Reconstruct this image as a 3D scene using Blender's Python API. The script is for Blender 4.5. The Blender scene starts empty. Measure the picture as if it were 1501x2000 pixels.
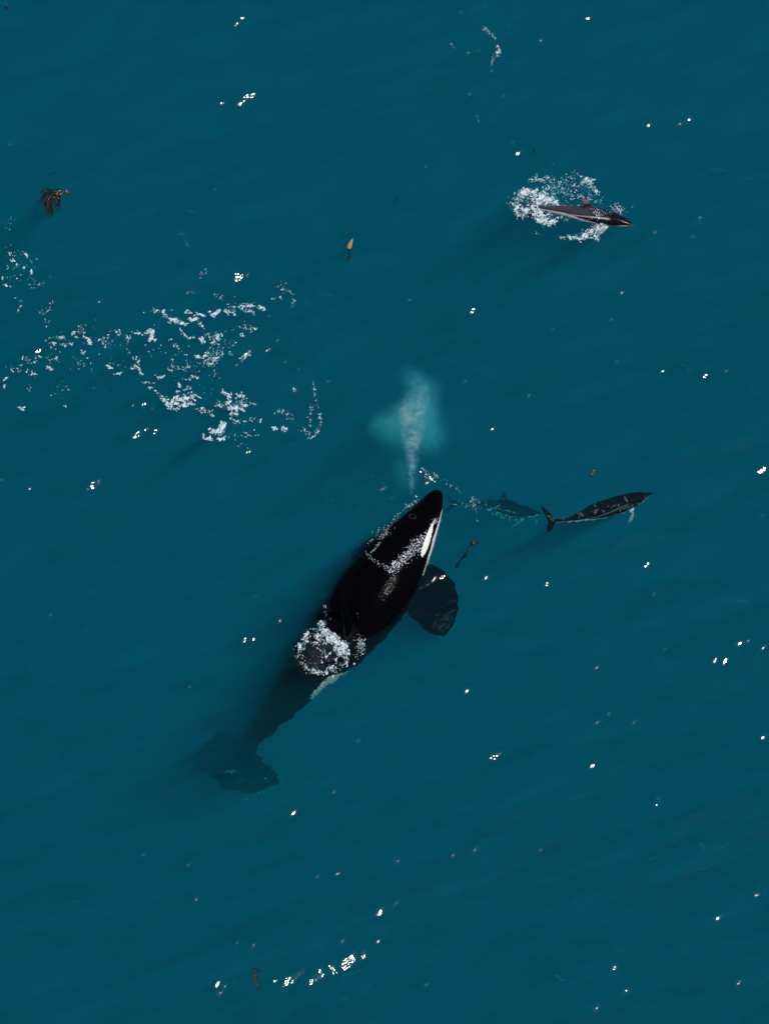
import bpy, math, random
import numpy as np
from mathutils import Vector
from mathutils.bvhtree import BVHTree

rng = np.random.default_rng(7)
random.seed(7)
sc = bpy.context.scene
COL = sc.collection

# ------------------------------------------------------------------ camera
TILT = math.radians(25.0)
DIST = 60.0
FPX = 6000.0
CAM = np.array([0.0, -DIST * math.sin(TILT), DIST * math.cos(TILT)])
cam_d = bpy.data.cameras.new("camera")
cam_d.sensor_fit = 'VERTICAL'
cam_d.sensor_height = 24.0
cam_d.lens = 24.0 * FPX / 2000.0
cam_d.clip_start = 0.5
cam_d.clip_end = 5000.0
cam = bpy.data.objects.new("camera", cam_d)
cam.location = CAM.tolist()
cam.rotation_euler = (TILT, 0, 0)
COL.objects.link(cam)
sc.camera = cam

# ------------------------------------------------------------------ world, sun, exposure
SUN = Vector((0.44, -0.10, 0.89)).normalized()       # direction towards the sun
world = bpy.data.worlds.new("World")
sc.world = world
world.use_nodes = True
wn = world.node_tree.nodes
wl = world.node_tree.links
sky = wn.new("ShaderNodeTexSky")
sky.sky_type = 'NISHITA'
sky.sun_disc = False
sky.sun_elevation = math.asin(SUN.z)
sky.sun_rotation = math.atan2(SUN.x, SUN.y)
wn["Background"].inputs[1].default_value = 0.05
wl.new(sky.outputs[0], wn["Background"].inputs[0])
sun_d = bpy.data.lights.new("sun", 'SUN')
sun_d.energy = 3.35
sun_d.angle = math.radians(0.5)
sun_d.color = (1.0, 0.97, 0.93)
sun = bpy.data.objects.new("sun", sun_d)
sun.rotation_euler = SUN.to_track_quat('Z', 'Y').to_euler()
sun.location = (20, -10, 40)
COL.objects.link(sun)
sc.view_settings.view_transform = 'Standard'
sc.view_settings.look = 'None'
sc.view_settings.exposure = 0.0
sc.view_settings.gamma = 1.0
sc.render.engine = 'CYCLES'
sc.cycles.use_denoising = True
sc.cycles.denoiser = 'OPENIMAGEDENOISE'
sc.cycles.denoising_input_passes = 'RGB'
sc.cycles.max_bounces = 6
sc.cycles.diffuse_bounces = 2
sc.cycles.glossy_bounces = 2
sc.cycles.volume_bounces = 0
sc.cycles.transparent_max_bounces = 24
sc.cycles.volume_step_rate = 1.0
sc.cycles.caustics_reflective = False
sc.cycles.caustics_refractive = False


# ------------------------------------------------------------------ helpers
def P(px, py, z=0.0):
    """photo pixel (1501 x 2000) -> world point on the horizontal plane at height z"""
    px = np.asarray(px, float); py = np.asarray(py, float); z = np.asarray(z, float)
    a = (px - 750.5) / FPX
    b = -(py - 1000.0) / FPX
    dx = a
    dy = b * math.cos(TILT) + math.sin(TILT)
    dz = b * math.sin(TILT) - math.cos(TILT)
    t = (z - CAM[2]) / dz
    return np.stack(np.broadcast_arrays(CAM[0] + dx * t, CAM[1] + dy * t, z + 0 * t), axis=-1)


def tag(o, label=None, cat=None, group=None, kind=None):
    if label: o["label"] = label
    if cat: o["category"] = cat
    if group: o["group"] = group
    if kind: o["kind"] = kind
    return o


def empty(name, loc):
    o = bpy.data.objects.new(name, None)
    o.location = tuple(float(v) for v in loc)
    COL.objects.link(o)
    return o


def mesh_obj(name, v, f, mat, parent=None, smooth=True):
    """v (n,3); f list/array of faces (uniform arrays are fast)"""
    v = np.asarray(v, float)
    me = bpy.data.meshes.new(name)
    if parent is not None:
        v = v - np.array(parent.location)
    if isinstance(f, np.ndarray):
        k = f.shape[1]
        me.vertices.add(len(v)); me.vertices.foreach_set("co", v.astype(np.float32).ravel())
        me.loops.add(f.size); me.loops.foreach_set("vertex_index", f.astype(np.int32).ravel())
        me.polygons.add(len(f))
        me.polygons.foreach_set("loop_start", (np.arange(len(f)) * k).astype(np.int32))
        me.update(calc_edges=True)
    else:
        me.from_pydata(v.tolist(), [], f)
    me.validate()
    if smooth:
        me.polygons.foreach_set("use_smooth", np.ones(len(me.polygons), bool))
    me.materials.append(mat)
    me.update()
    o = bpy.data.objects.new(name, me)
    COL.objects.link(o)
    if parent is not None:
        o.parent = parent
    return o


def loft(rings):
    """list of (m,3) rings -> verts, faces, capped"""
    m = len(rings[0])
    v = np.concatenate(rings)
    f = []
    for i in range(len(rings) - 1):
        for j in range(m):
            a = i * m + j; b = i * m + (j + 1) % m
            f.append((a, b, b + m, a + m))
    f.append(tuple(range(m - 1, -1, -1)))
    f.append(tuple(range((len(rings) - 1) * m, len(rings) * m)))
    return v, f


def catmull(a, n):
    """a (k,d) control rows -> n samples and the control-index of each"""
    a = np.asarray(a, float); k = len(a)
    t = np.linspace(0, k - 1, n)
    i = np.clip(t.astype(int), 0, k - 2); u = (t - i)[:, None]
    p0 = a[np.clip(i - 1, 0, k - 1)]; p1 = a[i]; p2 = a[i + 1]; p3 = a[np.clip(i + 2, 0, k - 1)]
    r = 0.5 * (2 * p1 + (p2 - p0) * u + (2 * p0 - 5 * p1 + 4 * p2 - p3) * u ** 2 + (3 * p1 - p0 - 3 * p2 + p3) * u ** 3)
    return r, t


def plate(sections, n=14, m=12):
    """fin or blade: sections (cx, cy, z, hcx, hcy, thickness) in photo pixels / metres, lens-shaped cross-section"""
    s, _ = catmull(sections, n)
    s[:, 5] = np.maximum(s[:, 5], 0.002)
    c = P(s[:, 0], s[:, 1], s[:, 2])
    e = P(s[:, 0] + s[:, 3], s[:, 1] + s[:, 4], s[:, 2]) - c
    T = np.gradient(c, axis=0)
    rings = []
    for i in range(len(s)):
        nn = np.cross(T[i], e[i]); L = np.linalg.norm(nn)
        nn = nn / L if L > 1e-9 else np.array([0, 0, 1.0])
        a = np.linspace(0, 2 * math.pi, m, endpoint=False)
        rings.append(c[i] + np.cos(a)[:, None] * e[i] + np.sin(a)[:, None] * nn * s[i, 5] / 2)
    return loft(rings)


def tube(pts, rad, m=6, n=None):
    """pts rows (px,py,z); rad metres (scalar or per row)"""
    pts = np.asarray(pts, float)
    rad = np.broadcast_to(np.asarray(rad, float), (len(pts),))
    a = np.column_stack([pts, rad])
    s, _ = catmull(a, n or len(pts) * 4)
    c = P(s[:, 0], s[:, 1], s[:, 2])
    T = np.gradient(c, axis=0)
    rings = []
    for i in range(len(s)):
        t = T[i] / (np.linalg.norm(T[i]) + 1e-12)
        r = np.cross(t, [0, 0, 1.0]); r = r / (np.linalg.norm(r) + 1e-9)
        u = np.cross(r, t)
        an = np.linspace(0, 2 * math.pi, m, endpoint=False)
        rings.append(c[i] + (np.cos(an)[:, None] * r + np.sin(an)[:, None] * u) * max(s[i, 3], 0.0015))
    return loft(rings)


def ico():
    g = (1 + 5 ** .5) / 2
    v = np.array([(-1, g, 0), (1, g, 0), (-1, -g, 0), (1, -g, 0), (0, -1, g), (0, 1, g), (0, -1, -g), (0, 1, -g),
                  (g, 0, -1), (g, 0, 1), (-g, 0, -1), (-g, 0, 1)], float)
    v /= np.linalg.norm(v[0])
    f = np.array([(0, 11, 5), (0, 5, 1), (0, 1, 7), (0, 7, 10), (0, 10, 11), (1, 5, 9), (5, 11, 4), (11, 10, 2),
                  (10, 7, 6), (7, 1, 8), (3, 9, 4), (3, 4, 2), (3, 2, 6), (3, 6, 8), (3, 8, 9), (4, 9, 5), (2, 4, 11),
                  (6, 2, 10), (8, 6, 7), (9, 8, 1)])
    return v, f


def beads(name, pts, rad, mat, squash=None):
    iv, fi = ico()
    n = len(pts)
    sc3 = np.repeat(np.asarray(rad)[:, None], 3, 1)
    if squash is not None:
        sc3 = sc3 * squash
    v = (pts[:, None, :] + iv[None] * sc3[:, None, :]).reshape(-1, 3)
    f = (fi[None] + (np.arange(n) * 12)[:, None, None]).reshape(-1, 3)
    return mesh_obj(name, v, f, mat)


# ------------------------------------------------------------------ materials
def mat_new(name):
    m = bpy.data.materials.new(name)
    m.use_nodes = True
    return m, m.node_tree.nodes, m.node_tree.links


def mat_plain(name, col, rough=0.5, spec=0.5, noise=None, nscale=20.0, bump=0.0):
    m, n, l = mat_new(name)
    b = n["Principled BSDF"]
    b.inputs["Base Color"].default_value = (*col, 1)
    b.inputs["Roughness"].default_value = rough
    b.inputs["Specular IOR Level"].default_value = spec
    if noise or bump:
        tc = n.new("ShaderNodeTexCoord")
        nt = n.new("ShaderNodeTexNoise")
        nt.inputs["Scale"].default_value = nscale
        nt.inputs["Detail"].default_value = 5
        l.new(tc.outputs["Object"], nt.inputs["Vector"])
        if noise:
            mx = n.new("ShaderNodeMix"); mx.data_type = 'RGBA'
            mx.inputs[6].default_value = (*col, 1)
            mx.inputs[7].default_value = (*noise, 1)
            cr = n.new("ShaderNodeMapRange")
            cr.inputs[1].default_value = .4; cr.inputs[2].default_value = .62
            l.new(nt.outputs["Fac"], cr.inputs[0])
            l.new(cr.outputs[0], mx.inputs[0])
            l.new(mx.outputs[2], b.inputs["Base Color"])
        if bump:
            bp = n.new("ShaderNodeBump")
            bp.inputs["Strength"].default_value = bump
            bp.inputs["Distance"].default_value = 0.02
            l.new(nt.outputs["Fac"], bp.inputs["Height"])
            l.new(bp.outputs[0], b.inputs["Normal"])
    return m


def mat_skin(name, rough, bump=0.15, nscale=6.0, spec=0.5):
    m, n, l = mat_new(name)
    b = n["Principled BSDF"]
    at = n.new("ShaderNodeAttribute"); at.attribute_name = "marking"
    tc = n.new("ShaderNodeTexCoord")
    nt = n.new("ShaderNodeTexNoise")
    nt.inputs["Scale"].default_value = nscale; nt.inputs["Detail"].default_value = 6
    l.new(tc.outputs["Object"], nt.inputs["Vector"])
    mr = n.new("ShaderNodeMapRange")
    mr.inputs[3].default_value = 0.75; mr.inputs[4].default_value = 1.15
    l.new(nt.outputs["Fac"], mr.inputs[0])
    mul = n.new("ShaderNodeVectorMath"); mul.operation = 'SCALE'
    l.new(at.outputs["Color"], mul.inputs[0]); l.new(mr.outputs[0], mul.inputs[3])
    l.new(mul.outputs[0], b.inputs["Base Color"])
    b.inputs["Roughness"].default_value = rough
    # wet skin shines in air; under water its gloss all but vanishes (the indices match)
    ge = n.new("ShaderNodeNewGeometry"); sx = n.new("ShaderNodeSeparateXYZ")
    l.new(ge.outputs["Position"], sx.inputs[0])
    sr = n.new("ShaderNodeMapRange"); sr.inputs[1].default_value = -0.03; sr.inputs[2].default_value = 0.03
    sr.inputs[3].default_value = 0.006; sr.inputs[4].default_value = spec
    l.new(sx.outputs["Z"], sr.inputs[0]); l.new(sr.outputs[0], b.inputs["Specular IOR Level"])
    bp = n.new("ShaderNodeBump")
    bp.inputs["Strength"].default_value = bump; bp.inputs["Distance"].default_value = 0.02
    l.new(nt.outputs["Fac"], bp.inputs["Height"]); l.new(bp.outputs[0], b.inputs["Normal"])
    return m


# water: fresnel mix of sun/sky reflection and clear transmission, with scattering + absorbing sea inside
SIG_T = 0.21
M_WATER, n, l = mat_new("sea_water")
n.remove(n["Principled BSDF"])
out = n["Material Output"]
gl = n.new("ShaderNodeBsdfGlossy"); gl.inputs["Roughness"].default_value = 0.09
tr = n.new("ShaderNodeBsdfTransparent")
fr = n.new("ShaderNodeFresnel"); fr.inputs["IOR"].default_value = 1.333
mx = n.new("ShaderNodeMixShader")
tc = n.new("ShaderNodeTexCoord")
mp = n.new("ShaderNodeMapping")
mp.vector_type = 'TEXTURE'
mp.inputs["Rotation"].default_value = (0, 0, math.radians(22))
mp.inputs["Scale"].default_value = (1.0, 0.42, 1.0)
nt = n.new("ShaderNodeTexNoise"); nt.inputs["Scale"].default_value = 4.0; nt.inputs["Detail"].default_value = 8
nt.inputs["Roughness"].default_value = 0.6
l.new(tc.outputs["Object"], mp.inputs[0]); l.new(mp.outputs[0], nt.inputs["Vector"])
bp = n.new("ShaderNodeBump"); bp.inputs["Strength"].default_value = 0.35; bp.inputs["Distance"].default_value = 0.02
l.new(nt.outputs["Fac"], bp.inputs["Height"])
l.new(bp.outputs[0], fr.inputs["Normal"])
l.new(fr.outputs[0], mx.inputs[0]); l.new(tr.outputs[0], mx.inputs[1]); l.new(gl.outputs[0], mx.inputs[2])
# ripple brightness bands put into the surface tint, drawn out along the wave crests
mp2 = n.new("ShaderNodeMapping"); mp2.vector_type = 'TEXTURE'
mp2.inputs["Rotation"].default_value = (0, 0, math.radians(20))
mp2.inputs["Scale"].default_value = (2.4, 0.7, 1.0)
n2 = n.new("ShaderNodeTexNoise"); n2.inputs["Scale"].default_value = 1.5; n2.inputs["Detail"].default_value = 9
n2.inputs["Roughness"].default_value = 0.70; n2.inputs["Distortion"].default_value = 0.5
l.new(tc.outputs["Object"], mp2.inputs[0]); l.new(mp2.outputs[0], n2.inputs["Vector"])
r2_ = n.new("ShaderNodeMapRange"); r2_.inputs[1].default_value = 0.38; r2_.inputs[2].default_value = 0.80
r2_.inputs[3].default_value = 0.0; r2_.inputs[4].default_value = 0.018
l.new(n2.outputs["Fac"], r2_.inputs[0])
r3_ = n.new("ShaderNodeMapRange"); r3_.inputs[1].default_value = 0.34; r3_.inputs[2].default_value = 0.66
r3_.inputs[3].default_value = 0.865; r3_.inputs[4].default_value = 1.0
l.new(n2.outputs["Fac"], r3_.inputs[0]); l.new(r3_.outputs[0], tr.inputs["Color"])
df = n.new("ShaderNodeBsdfDiffuse"); df.inputs["Color"].default_value = (0.0, 0.38, 0.46, 1)
mx2 = n.new("ShaderNodeMixShader")
l.new(r2_.outputs[0], mx2.inputs[0]); l.new(mx.outputs[0], mx2.inputs[1]); l.new(df.outputs[0], mx2.inputs[2])
l.new(mx2.outputs[0], out.inputs["Surface"])
ALB = (0.0015, 0.60, 0.93)
vs = n.new("ShaderNodeVolumeScatter")
vs.inputs["Color"].default_value = (*ALB, 1)
vs.inputs["Density"].default_value = SIG_T
vs.inputs["Anisotropy"].default_value = 0.0
va = n.new("ShaderNodeVolumeAbsorption")
va.inputs["Color"].default_value = (*ALB, 1)
va.inputs["Density"].default_value = SIG_T
ad = n.new("ShaderNodeAddShader")
l.new(vs.outputs[0], ad.inputs[0]); l.new(va.outputs[0], ad.inputs[1])
vr = n.new("ShaderNodeVolumeAbsorption")                       # water swallows red first
vr.inputs["Color"].default_value = (0.0, 0.985, 1.0, 1); vr.inputs["Density"].default_value = 0.9
ad2 = n.new("ShaderNodeAddShader")
l.new(ad.outputs[0], ad2.inputs[0]); l.new(vr.outputs[0], ad2.inputs[1])
l.new(ad2.outputs[0], out.inputs["Volume"])

M_SEABED = mat_plain("seabed_sand", (0.02, 0.04, 0.04), 0.9)
M_FOAM = mat_plain("sea_foam", (0.88, 0.95, 1.0), 0.40, 0.5, noise=(0.50, 0.66, 0.74), nscale=34, bump=0.6)
n, l = M_FOAM.node_tree.nodes, M_FOAM.node_tree.links
_tc = n.new("ShaderNodeTexCoord"); _nt = n.new("ShaderNodeTexNoise"); _nt.inputs["Scale"].default_value = 16; _nt.inputs["Detail"].default_value = 6
_mr = n.new("ShaderNodeMapRange"); _mr.inputs[1].default_value = 0.36; _mr.inputs[2].default_value = 0.60
_mr.inputs[3].default_value = 0.45; _mr.inputs[4].default_value = 0.97
l.new(_tc.outputs["Object"], _nt.inputs["Vector"]); l.new(_nt.outputs["Fac"], _mr.inputs[0])
l.new(_mr.outputs[0], n["Principled BSDF"].inputs["Alpha"])
M_BUBBLE_ALPHA = 0.5
M_BEAD = mat_plain("drop_and_glint_beads", (0.86, 0.90, 0.97), 0.22, 1.0)
M_BUBBLE = mat_plain("bubble_foam", (0.18, 0.50, 0.56), 0.8, noise=(0.04, 0.20, 0.25), nscale=22)
M_BUBBLE.node_tree.nodes["Principled BSDF"].inputs["Alpha"].default_value = M_BUBBLE_ALPHA
M_ORCA = mat_skin("orca_skin", 0.17, 0.45, 12.0, 0.03)
M_DOLPHIN = mat_skin("dolphin_skin", 0.25, 0.20, 14.0, 0.16)
M_SUN_MOTTLE = mat_plain("painted_sun_mottle", (0.085, 0.115, 0.13), 0.7)
M_STREAK2 = mat_plain("bubble_trail", (0.06, 0.26, 0.30), 0.9)
M_STREAK = mat_plain("bubble_streak", (0.01, 0.16, 0.20), 0.9)
M_EYE = mat_plain("animal_eye", (0.01, 0.008, 0.006), 0.08)
M_BLOWHOLE = mat_plain("blowhole_skin", (0.012, 0.012, 0.016), 0.15)
M_KELP = mat_plain("kelp_dark", (0.008, 0.012, 0.004), 0.4, 0.15, noise=(0.028, 0.020, 0.005), nscale=25)
M_KELP_RED = mat_plain("kelp_red_brown", (0.085, 0.018, 0.006), 0.15, noise=(0.10, 0.03, 0.01), nscale=25)
M_KELP_TAN = mat_plain("kelp_tan", (0.62, 0.34, 0.10), 0.4, noise=(0.42, 0.2, 0.05), nscale=18)
M_KELP_OLIVE = mat_plain("kelp_olive", (0.07, 0.055, 0.010), 0.45, 0.2, noise=(0.04, 0.04, 0.01), nscale=25)

# ------------------------------------------------------------------ water surface
NW = 100
NL = 70
w_dir = math.radians(112) + rng.normal(0, 0.42, NW)            # travel direction; crests run lower left - upper right
w_len = np.exp(np.concatenate([rng.uniform(math.log(0.16), math.log(6.5), NL), rng.uniform(math.log(0.08), math.log(0.17), NW - NL)]))
w_k = 2 * math.pi / w_len
w_amp = np.where(np.arange(NW) < NL, 0.0115, 0.0135) / w_k * (0.45 + 0.9 * rng.random(NW)) * np.where(w_len > 2, 0.9, 1.0)
w_ph = rng.uniform(0, 2 * math.pi, NW)
w_kx = w_k * np.cos(w_dir); w_ky = w_k * np.sin(w_dir)


def base_h(x, y):
    h = np.zeros(np.broadcast(x, y).shape)
    for i in range(NW):
        h = h + w_amp[i] * np.sin(w_kx[i] * x + w_ky[i] * y + w_ph[i])
    return h


def base_slope(x, y):
    hx = 0; hy = 0
    for i in range(NW):
        c = w_amp[i] * math.cos(w_kx[i] * x + w_ky[i] * y + w_ph[i])
        hx += c * w_kx[i]; hy += c * w_ky[i]
    return hx, hy


# steep wavelets that catch the sun: (photo x, photo y, size)
G = [(460,49,3),(463,43,2),(470,35,4),(476,33,2),(468,200,9),(490,189,8),(478,190,3),(483,186,3),(475,196,4),(499,182,2),
(430,202,2),(437,200,2),(20,282,3),(420,373,3),(1148,35,8),(1144,37,5),(1055,82,2),(882,90,2),(913,106,3),(934,101,2),
(983,186,3),(916,184,4),(1263,245,4),(1268,243,2),(1326,241,4),(1345,232,2),(831,324,5),(1009,299,7),(1015,296,5),
(1000,277,2),(1366,427,4),(1351,464,2),(1278,456,2),(1213,572,3),(923,611,4),(922,605,2),(1194,622,4),(1078,643,2),
(1203,705,2),(1293,724,6),(1344,724,4),(1375,733,7),(1376,738,4),(1416,726,6),(1032,773,3),(961,839,4),(908,744,2),
(1479,922,4),(1490,918,8),(1263,1105,8),(1265,1098,5),(949,1131,5),(949,1126,3),(1067,1143,3),
(1276,1160,2),(1489,1004,2),(1165,1305,6),(1298,1267,3),(1441,1260,8),(1446,1258,5),(1460,1253,4),(1489,1265,3),
(1395,1293,6),(1397,1288,4),(1411,1297,3),(1416,1288,2),(915,1347,4),(909,1351,3),(1187,1395,3),(1165,1412,4),
(1237,1411,3),(962,1476,5),(971,1477,7),(966,1483,6),(974,1472,3),(957,1482,2),(1155,1494,5),(1158,1498,3),
(1283,1573,3),(1283,1561,2),(1486,1443,3),(1491,1440,2),(927,1660,3),(884,1671,2),(1055,1660,2),(1475,1748,3),
(1481,1747,3),(1400,1792,6),(1200,1888,4),(1221,1937,8),(1164,1968,7),(1441,1922,2),(575,1586,4),(578,1582,3),
(569,1591,3),(280,1668,3),(369,1688,3),(383,1758,3),(652,1545,3),(663,1706,4),(657,1707,3),(620,1713,2),(775,1681,7),
(742,1781,8),(463,1844,4),(495,1849,2),(669,1839,4),(738,1837,2),(832,1923,2),(772,1765,2),(421,1929,4),(423,1924,3),
(428,1923,2),(437,1928,5),(441,1927,4),(430,1940,3),(535,1920,4),(541,1915,5),(553,1924,7),(556,1919,6),(558,1912,5),
(563,1917,5),(567,1911,5),(569,1919,6),(572,1917,4),(578,1910,6),(583,1902,3),(593,1900,4),(575,1912,3),(606,1919,7),
(609,1914,6),(618,1913,3),(625,1904,8),(624,1896,5),(631,1905,3),(643,1887,6),(646,1891,4),(650,1898,6),(654,1894,5),
(658,1899,4),(706,1868,5),(712,1864,5),(708,1872,3),(672,1886,5),(666,1890,3),(4,937,4),(59,954,5),(171,957,3),
(182,951,6),(185,954,4),(180,945,3),(193,940,4),(194,946,3),(480,1246,4),(478,1254,3),(497,1247,4),(493,1251,3),
(488,1262,3),(98,1200,3),(371,1344,4),(481,884,2),(488,883,3),(546,1213,2),(262,854,8),(272,844,4),(272,852,3),
(283,841,5),(290,838,5),(302,841,6),(301,848,4),(365,569,4),(374,568,4),(381,570,4),(193,591,4),(542,666,4),
(519,686,3),(529,681,3),(557,707,3),(583,722,3),(525,616,4),(570,598,3),(261,790,5),(278,792,4),(296,798,6),
(284,791,3),(750,953,6),(754,951,5),(743,957,3),(865,1129,9),(861,1131,6),(848,1131,3),(852,1127,3),(843,1135,4),
(834,1143,5),(821,1149,3),(780,1184,3),(838,932,7),(841,937,7),(834,929,5),(846,941,5),(831,943,3),(850,930,3),
(827,924,3),(820,921,2),(853,936,3),(860,943,3),(870,945,3),(879,950,3),(75,684,7),(80,683,6),(71,685,4),
(1024,410,3),(12,9,3),(800,586,2),(700,1447,3),(641,745,3),(480,692,6),(485,689,5),(476,696,4),(463,713,5)]
for _ in range(26):
    G.append((rng.normal(683, 7.5), rng.normal(1877, 5), rng.uniform(2.5, 4.5)))
for _ in range(18):
    G.append((rng.normal(468, 8), rng.normal(540, 4.5), rng.uniform(2, 4)))
for _ in range(0):      # stray weak sparkles
    G.append((rng.uniform(0, 1501), rng.uniform(0, 2000), rng.uniform(1.0, 2.0)))

G = [g for g in G if g[2] > 1.9]
# wavelet slopes are solved so that, with the swell and all neighbours, each one faces the sun
_c = P([g[0] for g in G], [g[1] for g in G])
_v = CAM - _c; _v /= np.linalg.norm(_v, axis=1)[:, None]
_h = _v + np.array(SUN); _h /= np.linalg.norm(_h, axis=1)[:, None]
_need = np.stack([-_h[:, 0] / _h[:, 2], -_h[:, 1] / _h[:, 2]], 1)
_base = np.array([base_slope(p[0], p[1]) for p in _c])
_sig = np.maximum(0.062, np.array([g[2] for g in G]) * 0.0115)
_n = len(G)
_A = np.zeros((2 * _n, 2 * _n))
for i in range(_n):
    d = _c[i, :2] - _c[:, :2]
    e = np.exp(-(d ** 2).sum(1) / (2 * _sig ** 2))
    for a_ in range(2):
        for b_ in range(2):
            _A[2 * i + a_, b_::2] = e * ((a_ == b_) - d[:, a_] * d[:, b_] / _sig ** 2)
_rhs = (_need - _base).ravel()
_sol = np.linalg.solve(_A.T @ _A + 0.02 * np.eye(2 * _n), _A.T @ _rhs).reshape(-1, 2)
_L = np.linalg.norm(_sol, axis=1); _sol *= np.minimum(1, 0.7 / np.maximum(_L, 1e-6))[:, None]
GW = [(_c[i, 0], _c[i, 1], _sig[i], _sol[i, 0], _sol[i, 1]) for i in range(_n)]


def add_wavelets(x, y, h):
    """x, y 1-D axis arrays; h (ny,nx)"""
    for (cx, cy, s, sx, sy) in GW:
        i0, i1 = np.searchsorted(x, [cx - 4 * s, cx + 4 * s])
        j0, j1 = np.searchsorted(y, [cy - 4 * s, cy + 4 * s])
        if i1 <= i0 or j1 <= j0: continue
        dx = x[i0:i1][None, :] - cx; dy = y[j0:j1][:, None] - cy
        h[j0:j1, i0:i1] += (sx * dx + sy * dy) * np.exp(-(dx * dx + dy * dy) / (2 * s * s))


def axis(lo, hi, step, far):
    mid = np.arange(lo, hi + step / 2, step)
    g = []; d = step; p = 0.0
    while p < far:
        d *= 1.35; p += d; g.append(p)
    g = np.array(g)
    return np.concatenate([(lo - g)[::-1], mid, hi + g])


ax = axis(-8.6, 8.6, 0.022, 700.0)
ay = axis(-11.6, 12.4, 0.022, 700.0)
nx, ny = len(ax), len(ay)
XX, YY = np.meshgrid(ax, ay)
HH = np.zeros_like(XX)
fade = np.clip(1.0 - np.maximum(np.abs(XX) - 9, np.abs(YY) - 12.5) / 6.0, 0, 1)
HH = base_h(XX, YY) * fade
add_wavelets(ax, ay, HH)
H0 = HH.copy()


def water_h(x, y):
    return base_h(np.asarray(x, float), np.asarray(y, float))


CR = [(683, 1877, 16, .17), (468, 540, 11, .16), (563, 1915, 16, .08), (625, 1903, 10, .07), (650, 1892, 9, .09), (478, 194, 12, .07), (838, 934, 12, .09), (480, 692, 6, .12)]
CR += [(g[0], g[1], g[2] * 1.1, .07) for g in G if g[2] >= 6]
for (px_, py_, rr_, sl_) in CR:
    c_ = P(px_, py_); w_ = rr_ * 0.01
    i0, i1 = np.searchsorted(ax, [c_[0] - 3 * w_, c_[0] + 3 * w_]); j0, j1 = np.searchsorted(ay, [c_[1] - 3 * w_, c_[1] + 3 * w_])
    dx = ax[i0:i1][None, :] - c_[0]; dy = ay[j0:j1][:, None] - c_[1]
    acc = np.zeros((j1 - j0, i1 - i0))
    for _k in range(7):
        lam = rng.uniform(0.055, 0.10); an_ = rng.uniform(0, math.pi)
        acc += lam / (2 * math.pi) * np.sin(2 * math.pi / lam * (dx * math.cos(an_) + dy * math.sin(an_)) + rng.uniform(0, 6.28))
    HH[j0:j1, i0:i1] += sl_ * acc / math.sqrt(3.5) * np.exp(-(dx * dx + dy * dy) / (2 * w_ * w_))
H0 = HH.copy()

DEEP = -14.0
vt = np.column_stack([XX.ravel(), YY.ravel(), HH.ravel()])
idx = np.arange(nx * ny).reshape(ny, nx)
quads = np.stack([idx[:-1, :-1], idx[:-1, 1:], idx[1:, 1:], idx[1:, :-1]], -1).reshape(-1, 4)
bd = np.concatenate([idx[0, :], idx[1:, -1], idx[-1, -2::-1], idx[-2:0:-1, 0]])
nb = len(bd)
low = vt[bd].copy(); low[:, 2] = DEEP
base = len(vt)
vt = np.concatenate([vt, low, [[0, 0, DEEP]]])
li = base + np.arange(nb)
sideq = np.stack([bd, li, np.roll(li, -1), np.roll(bd, -1)], -1)
centre = base + nb
# fan of quads over the bottom (pairs of border edges), nb is even
if nb % 2: raise RuntimeError("border")
fan = np.stack([np.full(nb // 2, centre), li[(np.arange(0, nb, 2) + 2) % nb], li[np.arange(1, nb, 2)], li[np.arange(0, nb, 2)]], -1)
water = mesh_obj("water", vt, np.concatenate([quads, sideq, fan]), M_WATER)
tag(water, "deep teal sea water with small wind ripples and sun glints", "water", kind="structure")
sb = mesh_obj("seabed", np.array([(-690, -690, DEEP + 1), (690, -690, DEEP + 1), (690, 690, DEEP + 1), (-690, 690, DEEP + 1)]),
              np.array([[0, 1, 2, 3]]), M_SEABED, smooth=False)
tag(sb, "dark seabed hidden deep under the teal water", "seabed", kind="structure")


# ------------------------------------------------------------------ animals
_rn = np.random.default_rng(3)
RAG = []
for lam in np.exp(_rn.uniform(math.log(0.06), math.log(0.30), 26)):
    a = _rn.normal(math.radians(100), 0.5)
    RAG.append((2 * math.pi / lam * math.cos(a), 2 * math.pi / lam * math.sin(a), 2 * math.pi / lam * _rn.normal(0, .3),
                _rn.uniform(0, 6.28), lam, _rn.uniform(0, 6.28)))


def ragged(v, amt, start=-0.06):
    """skin wrinkled by rippling of the submerged outline, growing a little with depth"""
    depth = np.clip(start - v[:, 2], 0, 1.6)
    g = amt * (1 - np.exp(-depth * 5)) * (0.6 + 0.8 * depth)
    dx = np.zeros(len(v)); dy = np.zeros(len(v))
    for kx, ky, kz, ph, lam, p2 in RAG:
        s = np.sin(kx * v[:, 0] + ky * v[:, 1] + kz * v[:, 2] + ph)
        dx += s * lam ** .7 * math.cos(p2) * 1.3
        dy += s * lam ** .7 * math.sin(p2) * 0.6
    v = v.copy()
    v[:, 0] += g * dx; v[:, 1] += g * dy
    return v


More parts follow.
